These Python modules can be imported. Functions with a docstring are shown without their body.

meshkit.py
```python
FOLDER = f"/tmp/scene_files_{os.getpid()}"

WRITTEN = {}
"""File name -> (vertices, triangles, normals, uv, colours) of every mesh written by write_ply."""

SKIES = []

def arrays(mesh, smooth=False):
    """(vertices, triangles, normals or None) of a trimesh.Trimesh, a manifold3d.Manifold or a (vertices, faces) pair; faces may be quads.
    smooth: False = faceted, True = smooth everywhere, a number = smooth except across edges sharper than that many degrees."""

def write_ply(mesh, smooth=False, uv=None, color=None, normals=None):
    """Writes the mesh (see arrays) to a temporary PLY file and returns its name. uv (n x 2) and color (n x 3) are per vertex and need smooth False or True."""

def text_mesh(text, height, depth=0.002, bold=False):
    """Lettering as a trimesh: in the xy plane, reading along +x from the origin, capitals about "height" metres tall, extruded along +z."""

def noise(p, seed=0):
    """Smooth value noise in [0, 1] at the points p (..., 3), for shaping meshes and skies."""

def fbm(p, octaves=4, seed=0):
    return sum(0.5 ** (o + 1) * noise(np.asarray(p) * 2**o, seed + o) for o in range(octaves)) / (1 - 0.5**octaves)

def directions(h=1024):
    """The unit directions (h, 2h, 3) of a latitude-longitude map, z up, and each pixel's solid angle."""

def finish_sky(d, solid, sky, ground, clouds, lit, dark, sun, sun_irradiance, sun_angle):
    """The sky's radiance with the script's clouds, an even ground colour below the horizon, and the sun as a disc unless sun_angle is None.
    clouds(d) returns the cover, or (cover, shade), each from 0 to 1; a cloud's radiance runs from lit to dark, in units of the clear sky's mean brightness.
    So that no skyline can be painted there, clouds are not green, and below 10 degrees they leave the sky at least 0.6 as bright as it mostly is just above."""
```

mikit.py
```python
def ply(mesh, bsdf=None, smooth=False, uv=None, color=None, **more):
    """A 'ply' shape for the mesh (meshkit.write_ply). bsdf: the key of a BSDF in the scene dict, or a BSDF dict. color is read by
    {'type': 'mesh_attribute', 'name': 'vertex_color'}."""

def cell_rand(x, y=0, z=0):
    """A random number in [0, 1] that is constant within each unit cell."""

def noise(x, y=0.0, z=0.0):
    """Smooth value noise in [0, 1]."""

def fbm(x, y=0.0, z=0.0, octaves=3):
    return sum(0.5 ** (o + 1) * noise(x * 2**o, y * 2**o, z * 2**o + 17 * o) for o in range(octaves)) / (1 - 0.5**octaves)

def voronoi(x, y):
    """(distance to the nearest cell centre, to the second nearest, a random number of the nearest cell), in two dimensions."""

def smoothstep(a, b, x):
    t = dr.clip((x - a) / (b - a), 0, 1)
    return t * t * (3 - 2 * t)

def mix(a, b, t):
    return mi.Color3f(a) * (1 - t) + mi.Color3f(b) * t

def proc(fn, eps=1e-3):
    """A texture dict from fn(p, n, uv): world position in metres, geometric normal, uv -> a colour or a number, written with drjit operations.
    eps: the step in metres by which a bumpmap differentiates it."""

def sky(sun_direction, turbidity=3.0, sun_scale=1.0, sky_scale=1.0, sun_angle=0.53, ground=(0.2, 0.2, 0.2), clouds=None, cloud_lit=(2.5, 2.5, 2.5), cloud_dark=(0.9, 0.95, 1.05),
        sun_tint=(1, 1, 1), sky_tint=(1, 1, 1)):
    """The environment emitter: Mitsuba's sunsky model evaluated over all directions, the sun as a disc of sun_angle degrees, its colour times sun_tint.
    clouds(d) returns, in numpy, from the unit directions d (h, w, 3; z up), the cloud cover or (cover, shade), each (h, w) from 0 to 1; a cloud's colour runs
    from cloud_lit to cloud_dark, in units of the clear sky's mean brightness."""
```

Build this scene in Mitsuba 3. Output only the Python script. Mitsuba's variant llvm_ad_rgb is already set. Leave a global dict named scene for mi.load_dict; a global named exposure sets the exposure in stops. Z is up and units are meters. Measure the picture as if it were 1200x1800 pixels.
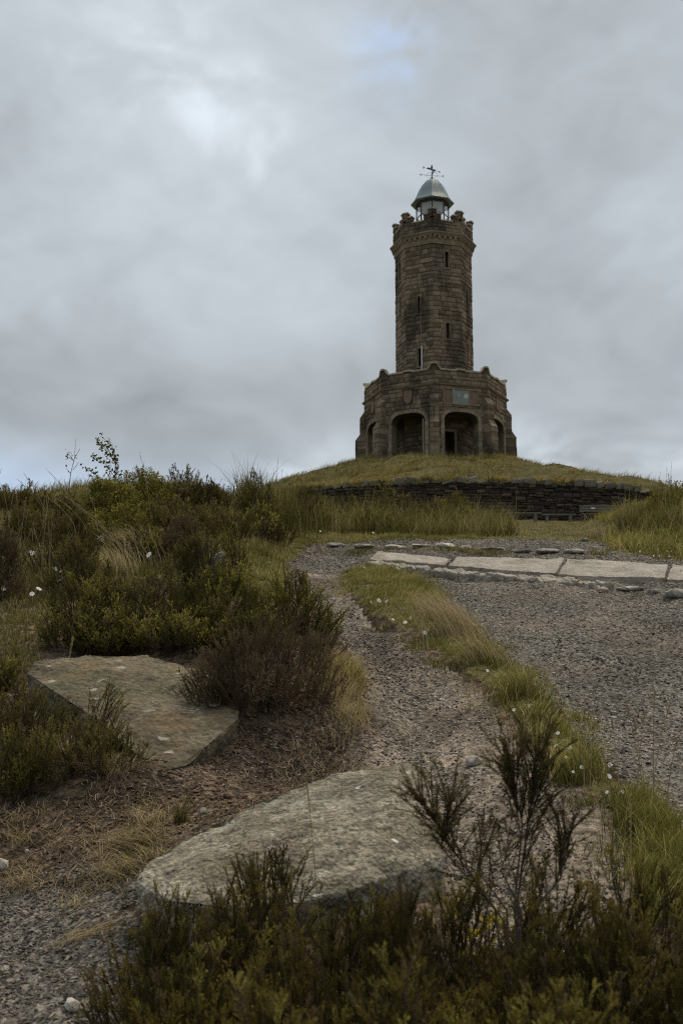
import math, random
import numpy as np
import trimesh, manifold3d as m3
import shapely
from shapely.geometry import Polygon, box as sbox
from shapely import affinity
from scipy.interpolate import RBFInterpolator
from scipy.ndimage import map_coordinates
import drjit as dr
import mitsuba as mi
import mikit, meshkit
from mikit import proc, noise, fbm, smoothstep, mix, voronoi, cell_rand

T = mi.ScalarTransform4f
PI = math.pi
rng = np.random.default_rng(7)
random.seed(7)
scene, labels = {}, {}

# ------------------------------------------------------------------ camera, sky, exposure
PITCH = math.radians(9.0)
FPX = 2000.0                                   # focal length in pixels of the 1200 x 1800 photograph
scene['camera'] = {'type': 'thinlens', 'fov': 2 * math.degrees(math.atan(600 / FPX)), 'fov_axis': 'x',
                   'aperture_radius': 0.0046, 'focus_distance': 9.5, 'near_clip': 0.05, 'far_clip': 20000.0,
                   'to_world': T().look_at(origin=[0, 0, 0], target=[0, math.cos(PITCH), math.sin(PITCH)], up=[0, 0, 1])}
exposure = 2.9
SKY_LIT, SKY_DARK = 2.6, 0.5


def clouds(d):
    """An overcast deck: brighter towards the zenith, a darker bank low down, a thin break and paler puffs."""
    x, y, z = d[..., 0], d[..., 1], d[..., 2]
    el = np.degrees(np.arcsin(np.clip(z, -1, 1)))
    az = np.degrees(np.arctan2(x, y))
    q = d * np.array([1.0, 1.0, 1.35])
    warp = np.stack([meshkit.fbm(q * 7 + 40, 3, 51), meshkit.fbm(q * 7 + 80, 3, 52), meshkit.fbm(q * 7 + 20, 3, 53)], -1) - 0.5
    q = q + 0.10 * warp
    big = meshkit.fbm(q * 4.2 + 11.3, 3, 3)
    mid = meshkit.fbm(q * 11 + 3.1, 4, 9)
    fine = meshkit.fbm(q * 34.0, 4, 21)
    az = az + 4 * warp[..., 0]
    el = el + 4 * warp[..., 1]

    def blob(a, e, sa, se):
        return np.exp(-((az - a) / sa) ** 2 - ((el - e) / se) ** 2)
    level = 0.725 + 0.735 * np.clip((el - 34) / 50, 0, 1)
    level = level + 0.30 * (big - 0.5) + 0.26 * (mid - 0.5) + 0.14 * (fine - 0.5)
    level = level - 0.15 * np.exp(-((el - 14.8) / 3.2) ** 2) * (0.7 + 0.6 * big)        # darker bank low over the hill
    level = level - 0.08 * blob(9, 23, 5, 5) + 0.10 * blob(-8, 28.5, 8, 4) + 0.06 * blob(-3, 21, 6, 4)
    puff = blob(-11.5, 29.8, 3.0, 2.2) + blob(-7.0, 28.6, 2.6, 1.6) + 0.9 * blob(-3.6, 27.2, 1.5, 2.2)
    level = level + 0.15 * np.clip(puff, 0, 1.0) * np.clip(3.4 * (0.2 * mid + 0.8 * fine - 0.43), 0, 1)
    low = blob(13, 11.7, 7.5, 1.2) + 0.8 * blob(-5, 10.4, 4.5, 1.0)
    level = level + 0.46 * low * np.clip(3.0 * (0.5 * mid + 0.5 * fine - 0.36), 0, 1)
    shade = np.clip((SKY_LIT / 2 - level) / (SKY_LIT / 2 - SKY_DARK / 2), 0, 1)
    hole = blob(2.6, 30.6, 2.0, 1.9) * np.clip(4 * (0.4 * mid + 0.6 * fine - 0.36), 0, 1.0)
    low_gap = np.exp(-((el - 9.5) / 2.0) ** 2) * np.clip((-az - 2) / 8, 0, 1) * 0.55
    cover = 1 - 0.45 * np.clip(hole, 0, 1) - 0.55 * np.clip(low_gap, 0, 1)
    return cover, shade


tint = np.array([0.91, 1.0, 1.075])
scene['sky'] = mikit.sky([0.30, 0.32, 0.9], turbidity=4, sun_scale=0.22, sun_angle=22, sun_tint=(1.03, 1.0, 0.92), clouds=clouds,
                         cloud_lit=tuple(SKY_LIT / 2 * tint * 1.0), cloud_dark=tuple(SKY_DARK / 2 * tint), ground=(0.08, 0.075, 0.06))

# ------------------------------------------------------------------ helpers
def P(px, py, Y):
    """The point at horizontal distance Y in front of the eye, seen at a photograph pixel."""
    X, V = (np.asarray(px, float) - 600) / FPX, (900 - np.asarray(py, float)) / FPX
    t = Y / (math.cos(PITCH) - V * math.sin(PITCH))
    return np.stack(np.broadcast_arrays(X * t, np.asarray(Y, float) + 0 * t, (math.sin(PITCH) + V * math.cos(PITCH)) * t), -1)


used = {}
def key_for(name):
    n = used.get(name, -1) + 1
    used[name] = n
    return name if n == 0 else f'{name}_{n:03d}'


def label(key, text=None, cat=None, group=None, kind=None):
    d = {}
    if text: d['label'] = text
    if cat: d['category'] = cat
    if group: d['group'] = group
    if kind: d['kind'] = kind
    labels[key] = d


def put(key, mesh, bsdf, smooth=False, uv=None):
    k = key_for(key)
    scene[k] = mikit.ply(mesh, bsdf, smooth=smooth, uv=uv)
    return k


def cat_mesh(parts):
    """Joins (v, f[, uv]) tuples."""
    vs, fs, us, at = [], [], [], 0
    for p in parts:
        vs.append(p[0]); fs.append(np.asarray(p[1]) + at); at += len(p[0])
        if len(p) > 2: us.append(p[2])
    return np.vstack(vs), np.vstack(fs), (np.vstack(us) if us else None)


def vf(m):
    if hasattr(m, 'to_mesh'):
        q = m.to_mesh()
        return np.array(q.vert_properties[:, :3], float), np.array(q.tri_verts)
    return np.array(m.vertices), np.array(m.faces)


def bx(x0, x1, y0, y1, z0, z1):
    v = np.array([[x, y, z] for x in (x0, x1) for y in (y0, y1) for z in (z0, z1)], float)
    f = np.array([[0, 1, 3], [0, 3, 2], [4, 6, 7], [4, 7, 5], [0, 4, 5], [0, 5, 1], [2, 3, 7], [2, 7, 6], [0, 2, 6], [0, 6, 4], [1, 5, 7], [1, 7, 3]])
    return v, f


def tube(points, radii, sides=5):
    p = np.asarray(points, float)
    r = np.broadcast_to(np.asarray(radii, float), (len(p),))
    t = np.gradient(p, axis=0)
    t /= np.linalg.norm(t, axis=1, keepdims=True) + 1e-12
    ref = np.array([0.3, 0.9, 0.1]) if abs(t[:, 2]).mean() > 0.6 else np.array([0, 0, 1.0])
    a = np.cross(t, ref); a /= np.linalg.norm(a, axis=1, keepdims=True) + 1e-12
    b = np.cross(t, a)
    ang = np.arange(sides) * 2 * PI / sides
    v = p[:, None] + r[:, None, None] * (np.cos(ang)[None, :, None] * a[:, None] + np.sin(ang)[None, :, None] * b[:, None])
    i, j = np.meshgrid(np.arange(len(p) - 1), np.arange(sides), indexing='ij')
    q = np.stack([i * sides + j, (i + 1) * sides + j, (i + 1) * sides + (j + 1) % sides, i * sides + (j + 1) % sides], -1).reshape(-1, 4)
    f = np.vstack([q[:, [0, 2, 1]], q[:, [0, 3, 2]]])
    n = len(v) * sides
    v = np.vstack([v.reshape(-1, 3), p[:1], p[-1:]])
    caps = [[n, (k + 1) % sides, k] for k in range(sides)] + [[n + 1, n - sides + k, n - sides + (k + 1) % sides] for k in range(sides)]
    return v, np.vstack([f, np.array(caps)])


def lump(points, size, amp, freq, seed, detail=0.25, smooth_it=4):
    """A rock: the hull of points, refined, softened and roughened."""
    m = trimesh.convex.convex_hull(np.asarray(points, float))
    v, f = trimesh.remesh.subdivide_to_size(m.vertices, m.faces, size, max_iter=14)
    m = trimesh.Trimesh(v, f)
    if smooth_it:
        trimesh.smoothing.filter_taubin(m, lamb=0.5, nu=0.2, iterations=smooth_it)
    n = m.vertex_normals
    p = m.vertices
    d = (meshkit.fbm(p * freq, 3, seed) - 0.5) * 2 * amp + (meshkit.fbm(p * freq * 5, 3, seed + 5) - 0.5) * 2 * amp * detail
    m.vertices = p + n * d[:, None]
    return m


# ------------------------------------------------------------------ materials
def principled(key, color, rough=0.85, spec=0.25, bump=None, scale=1.0, eps=1e-3, twosided=True, **more):
    if callable(color) and key not in ('lead_roof', 'plaque_slate', 'lantern_panel'):
        plain = color
        color = lambda p, n, uv: plain(p, n, uv) * mi.Color3f(1.02, 1.0, 0.935)
    b = {'type': 'principled', 'base_color': proc(color) if callable(color) else {'type': 'rgb', 'value': list(color)}, 'roughness': rough, 'specular': spec, **more}
    if bump is not None:
        b = {'type': 'bumpmap', 'arbitrary': proc(bump, eps), 'scale': scale, 'bsdf': b}
    scene[key] = {'type': 'twosided', 'bsdf': b} if twosided else b


def c_tower(p, n, uv):
    r = uv.x
    base = mix((0.105, 0.081, 0.058), (0.205, 0.163, 0.119), smoothstep(0.05, 1.0, r))
    g = fbm(p.x * 1.7, p.y * 1.7, p.z * 2.2, 3)
    base = base * (0.65 + 0.7 * g)
    soot = smoothstep(0.46, 0.68, fbm(p.x * 0.8, p.y * 0.8, p.z * 0.22 + 3.7, 3))
    base = mix(base, mi.Color3f(0.045, 0.037, 0.03), soot * 0.8)
    lich = smoothstep(0.62, 0.78, fbm(p.x * 2.1 + 9, p.y * 2.1, p.z * 2.1, 2))
    return mix(base, mi.Color3f(0.20, 0.18, 0.12), lich * 0.35)


principled('tower_stone', c_tower, 0.9, 0.2, bump=lambda p, n, uv: fbm(p.x * 9, p.y * 9, p.z * 9, 3), scale=0.05, eps=0.02)
principled('mortar', lambda p, n, uv: mix((0.045, 0.037, 0.03), (0.11, 0.088, 0.066), fbm(p.x * 1.5, p.y * 1.5, p.z * 1.1, 3)), 0.95, 0.1)
principled('dressed_stone', lambda p, n, uv: mix((0.12, 0.095, 0.07), (0.30, 0.25, 0.185), fbm(p.x * 1.6, p.y * 1.6, p.z * 1.3, 4)) * (0.75 + 0.5 * uv.x), 0.9, 0.2)
principled('coping_stone', lambda p, n, uv: mix((0.20, 0.175, 0.13), (0.40, 0.35, 0.27), fbm(p.x * 2, p.y * 2, p.z * 2, 4)), 0.9, 0.2)
principled('panel_stone', lambda p, n, uv: mix((0.12, 0.082, 0.062), (0.20, 0.14, 0.105), fbm(p.x * 2, p.y * 2, p.z * 2, 3)), 0.9, 0.2)
principled('plaque_slate', lambda p, n, uv: mix(mix((0.13, 0.15, 0.13), (0.20, 0.22, 0.195), fbm(p.x * 3, p.y * 3, p.z * 3, 3)), (0.42, 0.43, 0.40), smoothstep(0.60, 0.72, fbm(p.x * 2.2 + 4, p.y * 2.2, p.z * 1.6 + 2, 3)) * 0.75), 0.6, 0.4)
principled('lead_roof', lambda p, n, uv: mix((0.125, 0.16, 0.172), (0.205, 0.245, 0.257), fbm(p.x * 1.2, p.y * 1.2, p.z * 2.5, 3)), 0.62, 0.35)
principled('lead_edge', (0.21, 0.30, 0.31), 0.5, 0.5)
principled('dark_timber', (0.055, 0.045, 0.04), 0.7, 0.3)
principled('dark_metal', (0.03, 0.032, 0.034), 0.5, 0.5)
principled('pale_pipe', (0.55, 0.55, 0.53), 0.5, 0.4)
principled('weathered_pipe', lambda p, n, uv: mix((0.20, 0.17, 0.13), (0.30, 0.26, 0.21), fbm(p.x * 3, p.y * 3, p.z * 2, 2)), 0.6, 0.3)
principled('lantern_panel', lambda p, n, uv: mix((0.26, 0.275, 0.275), (0.36, 0.37, 0.365), fbm(p.x * 2, p.y * 2, p.z * 2, 2)), 0.5, 0.4)
scene['pane_glass'] = {'type': 'thindielectric', 'int_ior': 1.5}


def c_wall(p, n, uv):
    base = mix((0.035, 0.029, 0.025), (0.10, 0.078, 0.063), uv.x * uv.x)
    base = base * (0.65 + 0.7 * fbm(p.x * 4, p.y * 4, p.z * 4, 3))
    return mix(base, mi.Color3f(0.10, 0.105, 0.06), smoothstep(0.6, 0.75, fbm(p.x * 0.9, p.y, p.z * 1.5 + 5, 3)) * 0.6)


principled('wall_stone', c_wall, 0.95, 0.15)
principled('wall_core', (0.03, 0.026, 0.022), 0.95, 0.1)
principled('wall_coping', lambda p, n, uv: mix(mix((0.085, 0.08, 0.064), (0.19, 0.178, 0.145), uv.x), (0.11, 0.12, 0.06), smoothstep(0.5, 0.7, fbm(p.x * 2, p.y * 2, p.z * 2, 3)) * 0.6), 0.95, 0.15)
principled('bench_wood', lambda p, n, uv: mix((0.085, 0.078, 0.065), (0.17, 0.158, 0.135), fbm(p.x * 3, p.y * 6, p.z * 14, 3)), 0.85, 0.2)
principled('plaque_brass', (0.62, 0.50, 0.44), 0.5, 0.4)


def c_granite(p, n, uv):
    g = fbm(p.x * 4, p.y * 4, p.z * 4, 4)
    f = smoothstep(0.28, 0.72, fbm(p.x * 75, p.y * 75, p.z * 75, 3))
    m = smoothstep(0.3, 0.7, fbm(p.x * 22, p.y * 30, p.z * 30, 3))
    base = mix((0.125, 0.11, 0.083), (0.225, 0.205, 0.165), smoothstep(0.3, 0.7, g)) * (0.62 + 0.76 * f) * (0.78 + 0.40 * m)
    streak = smoothstep(0.45, 0.70, fbm((p.x + 0.5 * p.y) * 3.0, (p.y - 0.5 * p.x) * 16, p.z * 16, 3))
    base = base * (1 - 0.30 * streak)
    moss = smoothstep(0.44, 0.62, fbm(p.x * 2.2 + 4, p.y * 2.2, p.z * 2.2, 4)) * smoothstep(0.3, 0.6, m)
    base = mix(base, mi.Color3f(0.055, 0.058, 0.038) * (0.4 + 1.1 * f), moss * 0.75)
    pale = smoothstep(0.60, 0.74, fbm(p.x * 9 + 7, p.y * 9, p.z * 9, 3))
    base = mix(base, mi.Color3f(0.33, 0.32, 0.275) * (0.6 + 0.6 * f), pale * 0.5)
    cx = voronoi(p.x * 4 + 3, p.y * 4 + p.z * 3)
    lich = (1 - smoothstep(0.03, 0.09, cx[0] + 0.16 * (fbm(p.x * 30, p.y * 30, p.z * 30, 2) - 0.5))) * smoothstep(0.78, 0.80, cx[2])
    return mix(base, mi.Color3f(0.5, 0.5, 0.46), lich * 0.8)


def b_granite(p, n, uv):
    return fbm(p.x * 60, p.y * 60, p.z * 60, 3) + 1.6 * fbm(p.x * 16, p.y * 16, p.z * 16, 3)


principled('granite', c_granite, 0.9, 0.25, bump=b_granite, scale=0.017, eps=0.004)


def c_sandstone(p, n, uv):
    g = fbm(p.x * 3, p.y * 3, p.z * 5, 4)
    f = fbm(p.x * 40, p.y * 40, p.z * 40, 3)
    f = smoothstep(0.22, 0.78, f)
    base = mix((0.070, 0.060, 0.043), (0.135, 0.115, 0.082), smoothstep(0.3, 0.72, g)) * (0.68 + 0.64 * f)
    moss = smoothstep(0.5, 0.66, fbm(p.x * 2.3 + 8, p.y * 2.3, p.z * 2.3, 4))
    base = mix(base, mi.Color3f(0.07, 0.072, 0.045) * (0.6 + 0.8 * f), moss * 0.7)
    rust = smoothstep(0.58, 0.7, fbm(p.x * 4.3, p.y * 4.3 + 7, p.z * 4.3, 3))
    base = mix(base, mi.Color3f(0.15, 0.10, 0.052), rust * 0.35)
    cx = voronoi(p.x * 3.2 + 1, p.y * 5 + 2 * p.z)
    lich = (1 - smoothstep(0.05, 0.15, cx[0] + 0.42 * (fbm(p.x * 22, p.y * 22, p.z * 22, 3) - 0.5))) * smoothstep(0.68, 0.72, cx[2])
    return mix(base, mi.Color3f(0.36, 0.36, 0.31), lich * 0.55)


principled('sandstone', c_sandstone, 0.92, 0.2, bump=lambda p, n, uv: fbm(p.x * 35, p.y * 35, p.z * 35, 3) + 2.0 * fbm(p.x * 8, p.y * 8, p.z * 8, 3), scale=0.018, eps=0.005)


def c_flag(p, n, uv):
    base = mix((0.175, 0.160, 0.143), (0.345, 0.318, 0.288), fbm(p.x * 4, p.y * 4, p.z * 4, 4)) * (0.75 + 0.5 * fbm(p.x * 40, p.y * 40, p.z * 40, 2))
    stain = smoothstep(0.5, 0.68, fbm(p.x * 1.8 + 3, p.y * 1.8, p.z * 1.8, 4))
    base = mix(base, mi.Color3f(0.15, 0.13, 0.10), stain * 0.6)
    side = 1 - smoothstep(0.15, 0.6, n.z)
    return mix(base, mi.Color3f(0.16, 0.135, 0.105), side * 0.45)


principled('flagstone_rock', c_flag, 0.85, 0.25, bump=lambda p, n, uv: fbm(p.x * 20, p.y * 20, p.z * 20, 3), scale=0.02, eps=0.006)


def c_loose(p, n, uv):
    return mix(mix((0.19, 0.18, 0.165), (0.40, 0.375, 0.34), uv.x), (0.27, 0.20, 0.155), smoothstep(0.7, 0.9, uv.y)) * (0.6 + 0.8 * fbm(p.x * 25, p.y * 25, p.z * 25, 3))


principled('loose_rock', c_loose, 0.9, 0.2)


def c_pebble(p, n, uv):
    grey = mix((0.050, 0.046, 0.041), (0.35, 0.322, 0.29), uv.x * uv.x)
    warm = mix((0.08, 0.064, 0.05), (0.26, 0.205, 0.165), uv.x)
    damp = 0.55 + 0.75 * smoothstep(0.3, 0.65, fbm(p.x * 0.7, p.y * 0.35, 4.0, 4))
    return mix(grey, warm, smoothstep(0.72, 0.9, uv.y)) * damp


principled('pebble_stone', c_pebble, 0.8, 0.3)


principled('soil_clod', lambda p, n, uv: mix((0.045, 0.033, 0.023), (0.14, 0.10, 0.072), uv.x) * (0.6 + 0.8 * fbm(p.x * 40, p.y * 40, p.z * 40, 2)), 0.95, 0.1)


def c_ground(p, n, uv):
    """uv.x: how much gravel lies here, uv.y: how much turf grows here; the rest is bare peaty soil."""
    a = fbm(p.x * 1.3, p.y * 1.3, 0, 4)
    f = fbm(p.x * 22, p.y * 22, 0.0, 4)
    f = smoothstep(0.2, 0.8, f)
    soil = mix((0.040, 0.030, 0.021), (0.125, 0.092, 0.067), smoothstep(0.3, 0.72, a)) * (0.35 + 1.3 * f)
    v = voronoi(p.x * 36, p.y * 36)
    grav = mix((0.042, 0.039, 0.035), (0.17, 0.157, 0.141), v[2]) * (0.8 + 0.5 * smoothstep(0.05, 0.25, v[1] - v[0])) * (0.6 + 0.8 * a)
    sand = mix((0.11, 0.09, 0.073), (0.21, 0.175, 0.145), a) * (0.6 + 0.8 * f)
    grav = mix(grav, sand, smoothstep(0.52, 0.68, fbm(p.x * 0.9 + 5, p.y * 0.9, 2, 3)) * 0.5)
    turf = mix((0.06, 0.055, 0.022), (0.14, 0.12, 0.05), fbm(p.x * 2.5, p.y * 2.5, 1.0, 4)) * (0.6 + 0.8 * f)
    g = smoothstep(0.35, 0.65, uv.x + 0.5 * (f - 0.5))
    t = smoothstep(0.35, 0.65, uv.y + 0.6 * (fbm(p.x * 6, p.y * 6, 0.0, 3) - 0.5))
    return mix(mix(soil, grav, g), turf, t)


def c_trail(p, n, uv):
    a = fbm(p.x * 1.5, p.y * 1.5, 0, 4)
    f = smoothstep(0.2, 0.8, fbm(p.x * 24, p.y * 24, 0.0, 4))
    v = voronoi(p.x * 42, p.y * 42)
    chips = mix((0.05, 0.043, 0.036), (0.22, 0.195, 0.165), v[2]) * (0.45 + 0.75 * smoothstep(0.03, 0.25, v[1] - v[0]))
    dirt = mix((0.095, 0.078, 0.063), (0.225, 0.187, 0.155), smoothstep(0.28, 0.72, a)) * (0.55 + 0.85 * f)
    k = smoothstep(0.34, 0.62, 0.55 * uv.x + 0.75 * (fbm(p.x * 2.4 + 9, p.y * 2.4, 3.0, 4) - 0.13))
    return mix(dirt, chips, k)


principled('trail_soil', c_trail, 0.95, 0.15, bump=lambda p, n, uv: fbm(p.x * 28, p.y * 28, 0.0, 4), scale=0.04, eps=0.008)
principled('ground_soil', c_ground, 0.95, 0.15, bump=lambda p, n, uv: fbm(p.x * 28, p.y * 28, 0.0, 4), scale=0.06, eps=0.008)


def thin(key, color, trans=0.7):
    scene[key] = {'type': 'principledthin', 'base_color': proc(color), 'roughness': 0.6, 'diff_trans': trans, 'spec_trans': 0.0, 'eta': 1.3}


def grass_color(lo, hi, straw, share):
    def c(p, n, uv):
        k = fbm(p.x * 0.9, p.y * 0.9, 0.0, 3)
        k2 = fbm(p.x * 4.0, p.y * 4.0, 5.0, 2)
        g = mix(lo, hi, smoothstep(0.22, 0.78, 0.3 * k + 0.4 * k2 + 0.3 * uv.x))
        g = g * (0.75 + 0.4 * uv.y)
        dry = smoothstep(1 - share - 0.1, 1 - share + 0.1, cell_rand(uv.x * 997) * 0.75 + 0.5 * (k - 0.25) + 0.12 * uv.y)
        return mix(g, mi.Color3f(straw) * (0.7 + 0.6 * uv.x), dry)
    return c


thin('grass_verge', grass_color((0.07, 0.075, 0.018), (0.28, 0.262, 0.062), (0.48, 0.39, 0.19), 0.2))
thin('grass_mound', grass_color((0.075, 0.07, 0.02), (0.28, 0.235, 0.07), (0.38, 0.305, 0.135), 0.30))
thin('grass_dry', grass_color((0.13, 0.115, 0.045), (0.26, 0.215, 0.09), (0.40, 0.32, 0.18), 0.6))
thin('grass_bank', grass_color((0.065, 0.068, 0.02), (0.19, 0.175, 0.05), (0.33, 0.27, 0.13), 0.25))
thin('dead_stem', lambda p, n, uv: mix(mix((0.06, 0.045, 0.03), (0.14, 0.10, 0.07), uv.y), (0.33, 0.27, 0.18), smoothstep(0.55, 0.9, uv.x)), 0.3)
thin('straw', lambda p, n, uv: mix((0.26, 0.205, 0.11), (0.46, 0.375, 0.225), uv.x), 0.5)


def heather_color(lo, hi, tip, wood=(0.06, 0.042, 0.03), fleck=None):
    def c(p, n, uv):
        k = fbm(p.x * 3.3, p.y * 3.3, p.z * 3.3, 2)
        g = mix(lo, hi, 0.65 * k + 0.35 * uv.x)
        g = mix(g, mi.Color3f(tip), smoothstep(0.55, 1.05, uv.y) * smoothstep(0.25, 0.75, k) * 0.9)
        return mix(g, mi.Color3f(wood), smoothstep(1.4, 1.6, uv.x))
    return c


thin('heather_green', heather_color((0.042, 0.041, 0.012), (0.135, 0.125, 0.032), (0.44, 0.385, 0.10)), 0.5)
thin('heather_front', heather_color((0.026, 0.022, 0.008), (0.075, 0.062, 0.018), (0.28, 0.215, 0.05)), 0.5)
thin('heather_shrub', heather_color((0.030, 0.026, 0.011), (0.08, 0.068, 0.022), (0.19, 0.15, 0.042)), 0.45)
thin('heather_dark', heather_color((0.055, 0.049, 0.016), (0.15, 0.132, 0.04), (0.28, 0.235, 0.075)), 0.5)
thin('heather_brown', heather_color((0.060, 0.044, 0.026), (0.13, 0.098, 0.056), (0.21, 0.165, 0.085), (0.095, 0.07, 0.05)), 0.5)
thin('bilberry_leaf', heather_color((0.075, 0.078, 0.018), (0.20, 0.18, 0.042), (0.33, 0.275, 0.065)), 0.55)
thin('birch_leaf', lambda p, n, uv: mix((0.05, 0.07, 0.016), (0.15, 0.14, 0.035), uv.x), 0.8)
principled('twig_wood', lambda p, n, uv: mix((0.04, 0.03, 0.023), (0.115, 0.085, 0.065), fbm(p.x * 20, p.y * 20, p.z * 20, 2)), 0.9, 0.15)
thin('petal_white', lambda p, n, uv: mix((0.72, 0.72, 0.70), (0.88, 0.88, 0.86), uv.x), 0.6)
principled('flower_centre', (0.55, 0.38, 0.05), 0.8, 0.2)
thin('leaf_yellow', lambda p, n, uv: mix((0.20, 0.19, 0.03), (0.42, 0.33, 0.05), uv.x), 0.6)

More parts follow.
